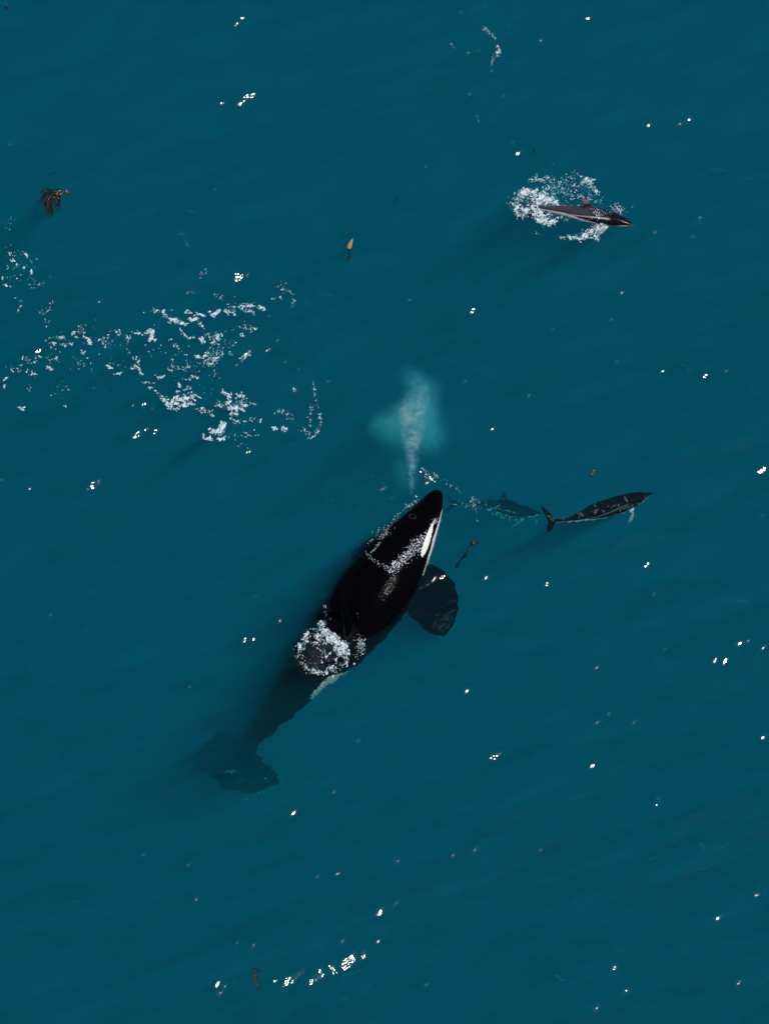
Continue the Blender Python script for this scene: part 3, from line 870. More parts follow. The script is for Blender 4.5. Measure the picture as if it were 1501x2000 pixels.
S = stroke
big = [
 S([(332,622),(345,626),(360,633)],1.6,24,1.5,4), S([(318,608),(323,616),(328,618)],2,14,.8,2.5), S([(362,606),(372,611)],1.5,10,1,2.6),
 S([(383,610),(398,617)],1.5,14,1,2.6), S([(412,616),(420,610),(428,606)],1.6,20,1.5,4), S([(440,607),(452,609),(462,613)],2,20,1,2.8),
 S([(444,598),(458,599)],1,8,.8,2), S([(468,595),(495,597)],3,26,.7,2.4), S([(478,606),(495,607)],2.5,18,.7,2.4), S([(506,597),(517,604)],2,14,.8,2.6),
 S([(373,625),(386,622)],1.6,14,1.2,3.4), S([(388,629),(395,636)],1.6,12,1.2,3.4), S([(352,640),(355,650),(362,655)],1.6,12,.8,2.6),
 S([(362,657),(382,660)],2,9,.7,2), S([(262,650),(274,652)],1.5,9,1,2.8), S([(285,649),(298,648),(296,658),(290,666)],1.8,30,1.2,3.8),
 S([(246,648),(250,666)],2,12,.8,2.4), S([(230,640),(236,656)],3,10,.6,1.8), S([(192,660),(212,672)],4,22,.6,2), S([(394,660),(396,666)],2,10,1.4,3.2),
 S([(414,668),(424,662),(427,652)],2,22,1.3,3.6), S([(404,652),(412,660)],4,14,.6,1.6), S([(430,648),(480,632)],4,12,.5,1.4), S([(478,634),(480,640)],1.5,6,1,3),
 S([(482,644),(503,638)],2.6,20,.7,2), S([(470,652),(478,655)],1.6,10,1.4,3.4), S([(335,660),(342,676),(366,692)],3,16,.6,1.9), S([(378,697),(392,697),(404,692)],1.6,18,1,2.8),
 S([(398,706),(412,700),(428,688)],5,46,.6,2), S([(408,712),(425,702),(440,690)],5,36,.6,1.8), S([(440,660),(455,676)],6,16,.5,1.6), S([(430,668),(412,684)],5,16,.5,1.8),
 S([(470,701),(478,694),(488,690)],2,22,1,2.8), S([(209,711),(220,722)],1,8,1.2,2.8), S([(224,729),(238,727)],1.5,8,1,2.4), S([(258,722),(268,706),(271,700)],1.8,16,.8,2.4),
 S([(268,715),(274,726),(279,733)],1.5,14,.9,2.6), S([(256,690),(262,712)],3,8,.5,1.5), S([(335,698),(336,717)],1.2,9,.8,2.2), S([(320,722),(337,723)],1,9,.8,2),
 S([(343,718),(378,719)],2.4,18,.6,1.8), S([(305,738),(323,733)],1.5,12,.9,2.4), S([(360,742),(392,735)],1.7,16,.8,2.4), S([(348,746),(351,756)],1,6,.9,2),
 S([(345,765),(375,757)],1.6,18,.8,1.9), S([(290,756),(298,758)],1.5,8,.9,2), S([(270,746),(302,748)],1.5,9,.6,1.6), S([(303,762),(312,774),(325,788),(338,800)],1.8,28,.7,2.2),
 S([(322,786),(340,782),(358,780),(377,774)],2.6,60,1.4,4), S([(345,796),(362,790),(376,792)],3,30,.9,2.6), S([(328,798),(350,800)],2,12,.7,2),
 S([(434,764),(440,769),(450,776)],1.8,18,1.2,3), S([(463,771),(471,775)],2,14,1.2,3.2), S([(444,784),(450,795),(462,798),(478,794)],3,44,1.2,3.6),
 S([(424,788),(436,796)],4,22,.6,1.8), S([(462,782),(478,790)],4,20,.6,1.8), S([(450,808),(466,809)],1.6,16,1,2.6), S([(450,816),(458,824),(470,822)],1.5,12,.7,1.8),
 S([(390,800),(402,802)],3,12,.6,1.8), S([(411,803),(416,814)],1.6,12,1,2.4), S([(376,793),(410,812)],4,16,.5,1.6), S([(412,842),(422,846),(434,840),(434,828)],3,50,1.2,3.6),
 S([(424,857),(440,857)],1.6,16,1,2.6), S([(403,857),(413,857)],1.6,10,1,3), S([(397,844),(398,862)],1,6,.8,2), S([(440,850),(500,848)],5,36,.45,1.3), S([(460,824),(512,820)],3,34,.5,1.5),
 S([(465,860),(490,882)],5,10,.4,1.1), S([(480,788),(498,794)],2.5,10,.5,1.4), S([(534,806),(548,803),(560,808),(570,819)],2.2,30,.5,1.7), S([(536,836),(541,838)],1.5,7,1,2.2), S([(552,836),(562,840)],2,10,1,2.4),
 S([(612,744),(613,768),(620,786),(625,806),(625,834),(616,852),(600,858)],1.6,80,.4,1.5), S([(608,788),(605,810),(604,832)],2,30,.4,1.3), S([(583,835),(604,850)],4,26,.4,1.3),
 S([(575,760),(576,766)],2,5,.6,1.3), S([(541,556),(556,562),(566,572)],3,26,.4,1.2), S([(566,566),(575,582),(570,598)],1.5,20,.4,1.4), S([(530,582),(552,580)],1.6,10,.5,1.4),
 S([(425,580),(462,588)],5,14,.4,1.2), S([(380,540),(405,530)],5,14,.35,1.0), S([(270,606),(330,608)],3,8,.5,1.4), S([(300,606),(310,606)],2,8,.7,2),
 # far left drifting flecks
 S([(18,494),(22,498)],1.5,4,1,2.4), S([(23,506),(24,510)],.8,5,1.2,2.2), S([(33,516),(34,517)],.8,4,1.2,2.2), S([(47,522),(48,524)],.8,4,1.3,2.2), S([(61,527),(63,532)],.8,7,1.6,2.8),
 S([(47,495),(54,500)],.8,7,1,2), S([(10,557),(12,560)],.8,6,1.4,2.6), S([(5,543),(6,547)],.8,4,1,2), S([(0,480),(40,500),(90,555)],11,46,.35,1.3), S([(60,558),(92,555)],5,16,.5,1.5), S([(5,520),(45,570)],9,20,.35,1.2),
 S([(43,582),(42,594),(36,606)],1,9,.7,1.6), S([(93,605),(106,580)],3,12,.5,1.3), S([(70,608),(95,612)],3,12,.4,1.2), S([(100,618),(88,632)],2.5,8,.5,1.4), S([(12,444),(28,425)],5,10,.4,1.1),
 S([(118,660),(128,657)],2,7,.8,1.8), S([(140,650),(156,646),(165,644)],1.4,14,.8,2.2), S([(145,658),(152,658)],1,4,.9,1.9), S([(157,652),(160,632)],3,9,.5,1.4), S([(167,658),(178,668)],2.2,16,1,2.8),
 S([(172,670),(178,669)],1.5,8,1,2.6), S([(125,675),(143,671)],1.5,10,.8,2.2), S([(104,664),(106,672)],1,6,1.2,2.4), S([(97,662),(112,698)],5,16,.6,1.6), S([(110,698),(112,697)],.8,3,1.4,2.2),
 S([(195,668),(206,660)],3,12,.6,2), S([(198,676),(208,672)],2,7,.6,1.8), S([(50,698),(58,706)],4,16,.5,1.6), S([(62,706),(78,698)],3,10,.5,1.5), S([(88,700),(108,706)],4,10,.5,1.4), S([(94,716),(100,721)],1,9,1.2,2.5),
 S([(20,712),(36,724)],5,12,.6,1.7), S([(50,728),(72,732)],4,14,.6,1.9), S([(8,742),(15,738)],1,7,1,2.2), S([(6,758),(9,750)],.8,5,1,2), S([(54,756),(62,764)],3,7,.6,1.6), S([(36,794),(46,796)],1.5,8,1,2.2), S([(120,790),(131,792)],1,6,.9,2),
 S([(130,700),(180,700)],10,18,.4,1.4), S([(158,686),(166,690)],1.5,8,.8,1.8), S([(150,710),(190,705)],6,10,.5,1.4), S([(100,762),(142,760)],8,14,.4,1.3), S([(210,712),(236,714)],8,10,.4,1.2), S([(290,672),(420,720)],22,44,.35,1.1), S([(330,730),(430,750)],16,26,.35,1.1), S([(180,640),(250,690)],16,24,.35,1.1),
]
foam("foam", "scattered white foam flecks drifting left above the orca", "foam", big, M_FOAM, cell=0.008)

d1f = [
 S([(1012,378),(1026,374),(1042,380)],4.5,110,.8,3), S([(1036,378),(1052,382),(1068,388),(1084,396)],4.2,150,.9,3.2), S([(1040,392),(1056,394),(1072,398)],4,70,.7,2.4),
 S([(1000,398),(1012,404),(1028,412)],2.4,50,.8,2.6), S([(1004,408),(1010,420),(1024,424)],3.5,46,.5,1.8), S([(1010,384),(1014,398)],4,40,.5,2), S([(1032,404),(1044,402),(1050,408)],3.2,50,.8,2.4),
 S([(1040,414),(1050,422),(1062,428)],4,80,.8,2.8), S([(1048,428),(1060,435),(1074,434),(1086,430)],3.2,80,.8,3), S([(1058,414),(1074,422)],4,36,.6,2), S([(1086,424),(1110,430)],3,24,.4,1.4),
 S([(996,390),(1000,400)],5,18,.35,1.1), S([(1034,352),(1050,346)],3,20,.6,2), S([(1045,350),(1058,352)],2.5,20,.6,2.2), S([(1064,346),(1078,352)],3,18,.6,2), S([(1060,366),(1085,376)],7,60,.4,1.4),
 S([(1084,362),(1110,350)],6,40,.4,1.5), S([(1096,370),(1118,384)],7,44,.4,1.4), S([(1112,342),(1130,344)],4,18,.4,1.4), S([(1118,362),(1132,360),(1144,352)],1.5,40,.6,1.9), S([(1138,350),(1148,352),(1158,362)],4,80,.6,2.4),
 S([(1152,362),(1162,370),(1170,380)],2.5,40,.5,1.7), S([(1122,384),(1140,382)],3.5,22,.5,1.7), S([(1148,378),(1150,390)],3,20,.5,1.7), S([(1164,388),(1176,394)],3,16,.5,1.6), S([(1096,404),(1130,403)],1.8,50,.4,1.3),
 S([(1084,402),(1100,402)],2,26,.5,1.5), S([(1094,464),(1102,466)],2,20,.6,2), S([(1108,462),(1114,468)],2,16,.6,2), S([(1118,464),(1130,467),(1144,464)],2.4,54,.7,2.4), S([(1140,458),(1156,452),(1168,446)],4.5,100,.6,2.2),
 S([(1160,446),(1176,438),(1184,436)],2.6,46,.6,1.8), S([(1162,464),(1168,470)],2.2,30,.8,2.4), S([(1190,404),(1206,408)],4,18,.4,1.4), S([(1204,404),(1218,416)],5,34,.4,1.4), S([(1232,405),(1234,404)],1,2,.6,1.2), S([(1040,455),(1060,460)],2,6,.3,.7),
 S([(1138,397),(1146,398)],4,5,.4,1), S([(1020,412),(1034,424)],3.5,26,.5,1.8),
]
foam("foam", "white splash and churned foam around the breaching dolphin", "foam", d1f, M_FOAM, cell=0.0075, thick=0.03)
# aerated water glowing pale teal under that splash
und = [S([(1015,385),(1085,400)],7,60,3,7), S([(1045,425),(1090,428)],5,40,3,6), S([(1060,362),(1120,385)],9,50,2.5,6), S([(1130,362),(1160,372)],5,24,2,5), S([(1110,462),(1180,448)],4,30,2,4.5), S([(1000,405),(1040,415)],4,20,2,4),
       S([(1060,446),(1110,440)],2.5,14,1,2.4), S([(1030,452),(1060,458)],1,8,.8,1.6)]
foam("bubble_cloud", "pale teal bubbles below the dolphin's splash", "bubbles", und, M_BUBBLE, z=-0.45, cell=0.013, thick=0.04, lace=0.8, on_water=False)

wash = [S([(330,784),(350,786),(376,778)],6,26,2,4.5), S([(436,790),(455,798),(476,792)],7,34,2,5), S([(414,846),(434,840)],5,20,2,4.5), S([(405,700),(440,690)],9,26,1.5,3.5), S([(330,622),(360,634)],4,12,1.5,3),
        S([(414,664),(428,652)],5,12,1.5,3), S([(440,605),(500,598)],5,20,1.2,3), S([(282,650),(300,656)],4,10,1.5,3), S([(612,760),(624,810),(618,850)],3,26,1,2.2), S([(20,500),(60,535)],10,12,1,2.2), S([(105,665),(175,660)],8,16,1,2.4)]
foam("bubble_cloud", "soft turquoise bubble wash under the drifting foam at left", "bubbles", wash, M_STREAK2, z=-0.22, cell=0.013, thick=0.03, lace=0.8, on_water=False)
ringw = [S([(622,1228),(640,1238),(656,1250),(670,1264),(680,1280)],5,50,2,4.5), S([(590,1250),(584,1276)],4,18,1.5,3.5), S([(600,1306),(640,1312),(668,1298)],3,24,1.2,3), S([(704,1240),(706,1268)],4,18,1.5,3), S([(720,1062),(736,1048),(752,1030)],2,18,1,2)]
foam("bubble_cloud", "milky bubbles just beneath the froth behind the orca's fin", "bubbles", ringw, M_BUBBLE, z=-0.03, cell=0.010, thick=0.02, lace=0.9, on_water=False)

# splash ring behind the orca's fin
of = [
 S([(624,1217),(636,1214)],2.5,44,.9,3), S([(633,1180),(636,1186)],.9,7,1.2,2.2), S([(636,1194),(637,1203)],.8,8,.9,1.8), S([(644,1207),(650,1209)],.7,6,.9,1.6),
 S([(596,1240),(600,1236)],1.4,14,1.4,3), S([(590,1247),(600,1243)],1.4,14,1.2,2.4), S([(588,1258),(583,1266)],1.6,26,1,2.4), S([(584,1268),(580,1284)],2.4,26,.6,1.8), S([(628,1226),(636,1236)],3,26,.9,2.2),
 S([(612,1244),(630,1238),(645,1240)],3,50,.8,2.4), S([(618,1256),(632,1250),(648,1254)],4.5,60,.7,2.2), S([(640,1244),(650,1254),(664,1262)],3.6,110,1,3), S([(655,1258),(668,1266),(676,1262)],5,120,.9,2.8),
 S([(662,1274),(674,1278)],4,60,.7,2.2), S([(670,1284),(678,1292),(672,1300)],2.4,50,.6,1.8), S([(604,1254),(622,1262)],4,30,.5,1.6), S([(585,1292),(594,1300)],2,16,.6,1.7),
 S([(592,1306),(606,1310),(618,1312)],2.6,50,.5,1.7), S([(612,1313),(626,1315)],1.8,24,.8,2.2), S([(634,1314),(640,1312)],1.4,16,1,2.2), S([(640,1306),(650,1301),(658,1298)],1.8,30,.9,2.2), S([(655,1290),(658,1286)],1.2,12,1,2.2),
 S([(624,1270),(640,1284)],6,26,.45,1.4), S([(634,1280),(640,1284)],1.5,12,1,2.2), S([(643,1276),(646,1274)],1,6,1,2), S([(628,1294),(629,1294)],.6,3,1.2,2), S([(648,1320),(650,1319)],.8,6,1,2), S([(640,1310),(660,1312),(672,1300)],1.2,26,.4,1.1),
 S([(704,1236),(708,1240)],1.6,24,.9,2.4), S([(700,1246),(710,1256)],4,60,.4,1.5), S([(696,1262),(706,1272)],4,40,.35,1.2), S([(706,1275),(708,1276)],.8,5,.8,1.5), S([(690,1298),(694,1294)],.7,6,.8,1.6), S([(694,1276),(700,1286)],3,10,.3,.8),
 S([(588,1234),(604,1229),(622,1226)],.9,20,.4,1.0),
 S([(625,1226),(640,1236),(655,1248),(668,1262),(680,1278)],3.6,210,.9,2.8), S([(600,1246),(590,1268)],2,40,.7,2), S([(648,1240),(664,1246)],2.5,50,.6,1.8),
 # lacy edge where water runs off the left of the head
 S([(796,988),(806,983)],1.3,26,.6,1.8), S([(808,981),(816,976)],1.2,14,.5,1.2), S([(812,969),(813,970)],.6,3,1,1.6), S([(780,1002),(796,990)],1.2,26,.35,.9), S([(764,1014),(782,1000)],1.5,20,.3,.8),
 S([(732,1042),(752,1026)],3,24,.3,.8), S([(716,1066),(722,1058),(738,1050)],1.2,34,.4,1.0), S([(714,1070),(714,1084)],.9,16,.4,.9),
 S([(718,1084),(728,1076),(744,1062)],.9,30,.5,1.1), S([(857,1010),(860,1018)],.8,10,.4,.9),
 # ripples thrown ahead of the blow
 S([(812,917),(822,915),(832,920)],.8,14,.4,.9), S([(832,926),(846,936)],4,34,.5,1.5), S([(842,924),(856,932)],2,12,.4,.9), S([(856,934),(884,950)],2.5,12,.35,.9), S([(884,948),(900,962)],2,8,.3,.8),
]
of = [o_[rng.random(len(o_)) < (0.62 if len(o_) > 12 else 0.9)] * np.array([1, 1, 1.0, 1, 1]) for o_ in of]
foam("foam", "ring of white froth behind the orca's dorsal fin and along its head", "foam", of, M_FOAM, cell=0.0075, thick=0.02)

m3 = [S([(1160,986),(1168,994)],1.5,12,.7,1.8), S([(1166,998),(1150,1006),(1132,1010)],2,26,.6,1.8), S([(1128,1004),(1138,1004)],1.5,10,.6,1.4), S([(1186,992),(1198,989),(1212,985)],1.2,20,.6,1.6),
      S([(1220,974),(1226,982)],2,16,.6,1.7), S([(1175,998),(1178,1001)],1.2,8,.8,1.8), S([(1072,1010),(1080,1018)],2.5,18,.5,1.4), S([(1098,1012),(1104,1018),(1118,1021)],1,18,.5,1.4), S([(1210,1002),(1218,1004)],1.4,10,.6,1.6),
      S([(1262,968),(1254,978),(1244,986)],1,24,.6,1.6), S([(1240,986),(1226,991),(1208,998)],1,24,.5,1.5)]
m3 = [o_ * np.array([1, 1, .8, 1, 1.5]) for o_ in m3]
foam("foam", "grey specks painted as mottled sunlight and a pale chin edge on the long dolphin just under the surface", "foam", m3, M_SUN_MOTTLE, z=-0.02, cell=0.008, thick=0.004, lace=1.0)  # pale specks painted for sun reflections rippling over the dolphin
d2f = [S([(923,968),(925,985),(929,1000),(931,1016)],1.3,34,.35,1.1), S([(916,980),(936,974)],3,14,.3,.8)]
foam("foam", "thin line of foam specks above the faint dolphin", "foam", d2f, M_FOAM, cell=0.0075)
b2 = [S([(902,982),(915,988),(928,990)],3,34,1.2,3.4), S([(930,978),(944,984),(956,990)],2.5,34,1,3), S([(962,992),(972,988)],3,14,1,2.4)]
b2 = [o_[::2] * np.array([1, 1, .8, 1, 1]) for o_ in b2]
foam("bubble_cloud", "teal bubble trail over the faint dolphin's tail stock", "bubbles", b2, M_STREAK2, z=-0.28, cell=0.011, thick=0.03, lace=0.9, on_water=False)
b3 = [S([(962,1004),(985,1008),(1002,1014),(1022,1013)],1.8,50,1,3), S([(1030,1010),(1048,1006)],1.5,14,.8,2), S([(1042,1024),(1052,1016)],2,16,1,2.4)]
b3 = [o_[::2] * np.array([1, 1, .8, 1, 1]) for o_ in b3]
foam("bubble_cloud", "turquoise bubbles under the faint dolphin's belly", "bubbles", b3, M_STREAK2, z=-0.42, cell=0.011, thick=0.03, lace=0.9, on_water=False)

tf = [S([(944,56),(952,62),(962,72),(968,84)],1.5,34,.35,1.2), S([(946,58),(950,60)],2,10,.5,1.3), S([(972,94),(974,100),(970,110)],2,44,.6,2), S([(966,110),(960,125)],3,20,.35,1.2), S([(958,138),(966,142)],2,6,.4,1.1), S([(898,24),(902,27)],1.5,4,.4,1),
      S([(880,88),(886,91)],2,4,.4,1.1), S([(930,222),(934,236)],1,8,.3,.7)]
foam("foam", "short curl of foam specks near the top edge", "foam", tf, M_FOAM, cell=0.0075)

sm = [S([(468,1524),(500,1530),(530,1520)],2,12,.8,2.4), S([(440,1508),(458,1506)],1.4,22,1,2.6), S([(395,1480),(400,1462),(408,1452)],1.4,12,.6,1.6),
      S([(478,1560),(500,1552),(524,1546),(536,1538)],1.8,36,.8,2.2), S([(468,1575),(480,1562)],1.6,14,.6,2), S([(497,1470),(505,1478)],5,10,.6,2), S([(510,1466),(514,1476)],2,9,.6,1.6),
      S([(370,1588),(430,1594)],1,10,.5,1.2), S([(548,1488),(552,1530)],3,6,.5,1.4), S([(400,1500),(430,1520)],3,16,.5,1.4)]
sm = [o_[::2] * np.array([1, 1, .8, 1, 1.3]) for o_ in sm]
foam("bubble_cloud", "faint pale streaks of bubbles around the orca's deep flukes", "bubbles", sm, M_STREAK, z=-0.55, cell=0.012, thick=0.02, lace=1.0, on_water=False)

# long faint filaments and patches a little below the surface, all over
fil = []
for (x, y, L, a, w) in [(300,148,40,8,1.1),(545,152,60,-4,1.3),(600,170,24,10,1),(332,318,36,0,1),(370,412,40,-14,2),(352,455,14,-60,3),(365,475,10,-80,3),
    (640,575,50,-18,1.6),(590,590,60,-20,1.2),(860,700,70,-12,1.4),(810,690,40,10,1),(940,730,60,-25,1),(1330,705,12,10,3),(1400,330,30,-10,1.6),(1460,350,26,-8,1.3),
    (1010,35,50,40,1.2),(930,20,40,20,1.4),(1440,1172,36,5,1.4),(1425,1170,30,-10,1),(1090,1910,28,-38,1.8),(1370,1655,16,-50,2),(1340,1630,20,-40,1),
    (1205,1850,24,-45,1.2),(1270,1680,50,15,1.2),(110,1460,24,20,1.8),(100,1480,40,30,1.1),(170,1230,22,20,1),(65,1305,26,20,1.8),(410,1290,50,20,1),(290,1380,40,25,1),
    (495,1163,7,20,1.8),(487,1172,7,-60,2.2),(505,1188,8,-70,2),(640,980,30,20,1.4),(700,1000,40,25,1.4),(760,975,30,20,1.5),(735,945,30,10,1.2),(720,930,20,0,1.6),(770,905,20,40,2),
    (1050,860,30,60,1),(1030,1075,60,-50,.9),(560,870,40,15,1),(470,830,60,-5,1),(250,738,60,-10,1),(200,760,40,-6,1.2),(220,525,60,12,1.1),(240,560,50,8,.9),(690,1940,90,25,1.3),(700,1410,50,5,1.1),
    (460,1920,40,10,1.4),(680,1900,120,18,1.2),(560,1840,60,25,1.1),(940,1640,50,15,1),(1010,1300,80,20,1),(1270,1290,60,15,1.1),(1340,1160,60,12,1.1),(1150,1000,30,8,1),(1400,900,40,18,1.3),(300,1900,60,8,1),(150,1760,50,12,1),
    (140,620,24,-20,1),(1180,230,60,10,1),(1300,100,50,15,1),(1120,1560,60,16,1),(880,1560,70,15,1),(1000,1760,50,18,1),(760,1640,60,20,1)]:
    aa = math.radians(a)
    n_ = int(L * 0.5) + 3
    pts = [(x - math.cos(aa) * L / 2, y + math.sin(aa) * L / 2), (x, y + random.uniform(-3, 3)), (x + math.cos(aa) * L / 2, y - math.sin(aa) * L / 2)]
    fil.append(S(pts, w, n_, .4, 1.0 * w, 3.0))
foam("bubble_streaks", "faint thin filaments of bubbles drifting just under the whole sea surface", "bubbles", fil, M_STREAK, z=-0.7, cell=0.014, thick=0.01, lace=0.9, on_water=False)

# ------------------------------------------------------------------ droplets and glint beads
def beads_on(name, label, cat, strokes, bvh, mat, scale=0.0046, lift=0.2):
    B = np.concatenate(strokes)
    B = B[rng.random(len(B)) < 0.72]; B[:, 2] *= np.exp(rng.normal(0, 0.32, len(B)))
    pts = []; rad = []
    for px, py, r, a, e in B:
        h = ray_on(px, py, bvh)
        w = P(px, py, 0.0)
        wz = float(water_h(w[0], w[1]))
        if h is None or h[0][2] < wz:
            q = P(px, py, wz + 0.004)
        else:
            q = h[0] + h[1] * r * scale * lift
        pts.append(q); rad.append(r * scale)
    o = beads(name, np.array(pts), np.array(rad), mat)
    tag(o, label, cat, kind="stuff")
    return o


ob = [S([(852,1012),(846,1024)],3.2,80,.8,1.7), S([(844,1030),(834,1052)],2.2,40,.8,1.6), S([(834,1046),(816,1056),(800,1070)],4.5,210,.8,1.9), S([(826,1062),(806,1080),(788,1096)],5.5,300,.8,2.0),
      S([(806,1070),(784,1092),(770,1108)],5,280,.8,2.0), S([(784,1098),(772,1110),(760,1118)],4.5,170,.8,2.0), S([(762,1112),(748,1106),(734,1098),(720,1088)],2.2,110,.7,1.5),
      S([(765,1102),(771,1098)],1.2,26,1.2,2.4), S([(720,1086),(714,1078)],1.2,20,.7,1.4), S([(738,1056),(752,1040),(764,1026)],2.4,90,.7,1.5), S([(762,1022),(778,1006)],1.2,34,.6,1.3),
      S([(744,1050),(760,1036)],3.5,50,.7,1.4), S([(724,1082),(734,1070),(742,1060)],1.4,60,.7,1.5), S([(600,1300),(640,1280),(676,1290)],12,50,.7,1.7),
      S([(600,1240),(584,1270),(600,1306),(640,1316),(672,1294)],4,150,.8,2.0), S([(700,1240),(706,1270)],4.5,90,.6,1.3)]
beads_on("spray_and_glints", "sparkling band of tiny droplets streaming over the orca's back", "spray", ob, orca_bvh, M_BEAD)  # splash drops mixed with white stand-ins for glints on the wet back
db = [S([(1158,412),(1166,414),(1172,422)],3.2,110,.6,1.4), S([(1162,420),(1168,426)],2.4,50,.9,1.8), S([(1172,414),(1188,420)],3.4,70,.5,1.1), S([(1148,428),(1160,422)],2.5,40,.6,1.2),
      S([(1146,430),(1130,430)],1.5,24,.5,1.1), S([(1188,412),(1192,418)],2,12,.5,1.2), S([(1034,396),(1044,402),(1040,420)],5,120,.6,1.6), S([(1030,380),(1046,398)],5,60,.6,1.4), S([(1172,440),(1158,452)],4,120,.6,1.5),
      S([(1162,464),(1168,470)],2,24,.7,1.6), S([(1012,382),(1080,392)],6,150,.5,1.3), S([(1046,430),(1086,430)],4,110,.5,1.3), S([(1060,350),(1150,380)],12,110,.4,1.1), S([(1195,404),(1218,412)],6,50,.4,1.1)]
beads_on("spray_and_glints", "white droplets flung over the breaching dolphin's back and tail", "spray", db, bvh1, M_BEAD, scale=0.0048, lift=0.8)


# ------------------------------------------------------------------ the orca's blow (mist)
def mist_mat(name, col, dens, nscale, lo, hi, power=1.0):
    m, n, l = mat_new(name)
    n.remove(n["Principled BSDF"])
    tc = n.new("ShaderNodeTexCoord")
    ln = n.new("ShaderNodeVectorMath"); ln.operation = 'LENGTH'
    l.new(tc.outputs["Object"], ln.inputs[0])
    mr = n.new("ShaderNodeMapRange"); mr.interpolation_type = 'SMOOTHSTEP'
    mr.inputs[1].default_value = 1.0; mr.inputs[2].default_value = 0.30; mr.inputs[3].default_value = 0; mr.inputs[4].default_value = 1
    l.new(ln.outputs["Value"], mr.inputs[0])
    ge = n.new("ShaderNodeNewGeometry")
    nt = n.new("ShaderNodeTexNoise"); nt.inputs["Scale"].default_value = nscale; nt.inputs["Detail"].default_value = 5
    nt.inputs["Distortion"].default_value = 1.2; nt.inputs["Roughness"].default_value = 0.6
    l.new(ge.outputs["Position"], nt.inputs["Vector"])
    m2 = n.new("ShaderNodeMapRange"); m2.inputs[1].default_value = lo; m2.inputs[2].default_value = hi
    l.new(nt.outputs["Fac"], m2.inputs[0])
    a = n.new("ShaderNodeMath"); a.operation = 'MULTIPLY'
    l.new(mr.outputs[0], a.inputs[0]); l.new(m2.outputs[0], a.inputs[1])
    b = n.new("ShaderNodeMath"); b.operation = 'MULTIPLY'; b.inputs[1].default_value = dens
    l.new(a.outputs[0], b.inputs[0])
    v = n.new("ShaderNodeVolumeScatter"); v.inputs["Color"].default_value = (*col, 1); v.inputs["Anisotropy"].default_value = -0.35
    l.new(b.outputs[0], v.inputs["Density"])
    l.new(v.outputs[0], n["Material Output"].inputs["Volume"])
    return m


M_CORE = mist_mat("blow_core_mist", (0.22, 0.56, 0.86), 2.8, 6.0, 0.43, 0.60)
M_PUFF = mist_mat("blow_thin_mist", (0.06, 0.60, 0.73), 0.34, 3.2, 0.26, 0.6)
M_MID = mist_mat("blow_middle_mist", (0.09, 0.58, 0.76), 0.6, 4.5, 0.38, 0.6)
bo = P(803, 975, 0.35)
blow = empty("whale_blow", bo)
tag(blow, "pale misty blow rising from the orca's head as a cone that widens into a cloud", "blow")


def puff(name, x0, y0, z0, x1, y1, z1, r, mat):
    a = P(x0, y0, z0); b = P(x1, y1, z1)
    d = Vector(b - a); L = d.length
    me = bpy.data.meshes.new(name)
    iv, fi = ico()
    v = iv.tolist(); f = fi.tolist()
    for _ in range(2):
        cache = {}; nf = []
        def mid(p, q):
            k = (min(p, q), max(p, q))
            if k not in cache:
                mm = (np.array(v[p]) + np.array(v[q])) / 2; mm /= np.linalg.norm(mm)
                cache[k] = len(v); v.append(mm.tolist())
            return cache[k]
        for p, q, s_ in f:
            ab, bc, ca = mid(p, q), mid(q, s_), mid(s_, p)
            nf += [(p, ab, ca), (q, bc, ab), (s_, ca, bc), (ab, bc, ca)]
        f = nf
    me.from_pydata(v, [], f); me.materials.append(mat)
    o = bpy.data.objects.new(name, me); COL.objects.link(o)
    o.parent = blow
    o.location = (Vector((a + b) / 2) - blow.location)
    o.rotation_euler = d.to_track_quat('Z', 'Y').to_euler()
    o.scale = (r * 1.05, r * 1.05, L / 2 * 1.05)
    return o


puff("mist_jet", 803, 974, 0.35, 807, 880, 0.95, 0.10, M_CORE)
puff("mist_jet", 804, 940, 0.55, 806, 830, 1.2, 0.17, M_CORE)
puff("mist_jet", 803, 900, 0.8, 798, 790, 1.5, 0.23, M_CORE)
puff("mist_jet", 808, 890, 0.8, 822, 800, 1.5, 0.19, M_CORE)
puff("mist_jet", 798, 850, 1.2, 780, 775, 1.5, 0.16, M_CORE)
puff("mist_jet", 805, 840, 1.3, 806, 758, 1.7, 0.28, M_CORE)
puff("mist_jet", 814, 830, 1.3, 832, 740, 1.8, 0.20, M_CORE)
puff("mist_cloud", 812, 850, 1.2, 816, 735, 1.9, 0.42, M_MID)
puff("mist_cloud", 830, 840, 1.3, 846, 742, 1.8, 0.28, M_MID)
puff("mist_cloud", 794, 850, 1.2, 776, 775, 1.6, 0.30, M_MID)
puff("mist_cloud", 806, 770, 1.6, 830, 726, 1.9, 0.34, M_MID)
puff("mist_cloud", 818, 872, 1.1, 820, 745, 1.9, 0.50, M_PUFF)
puff("mist_cloud", 770, 880, 1.1, 734, 800, 1.5, 0.36, M_PUFF)
puff("mist_cloud", 790, 870, 1.1, 764, 775, 1.5, 0.42, M_PUFF)
puff("mist_cloud", 838, 910, 1.0, 848, 775, 1.8, 0.40, M_PUFF)
puff("mist_cloud", 786, 760, 1.5, 826, 726, 1.9, 0.42, M_PUFF)
puff("mist_cloud", 830, 780, 1.6, 848, 728, 1.9, 0.36, M_PUFF)
puff("mist_cloud", 796, 965, 0.6, 790, 880, 1.2, 0.34, M_PUFF)
puff("mist_cloud", 806, 900, 1.0, 800, 780, 1.6, 0.62, M_PUFF)
puff("mist_cloud", 846, 880, 1.0, 852, 830, 1.5, 0.34, M_PUFF)
puff("mist_cloud", 760, 860, 1.0, 742, 800, 1.5, 0.44, M_PUFF)


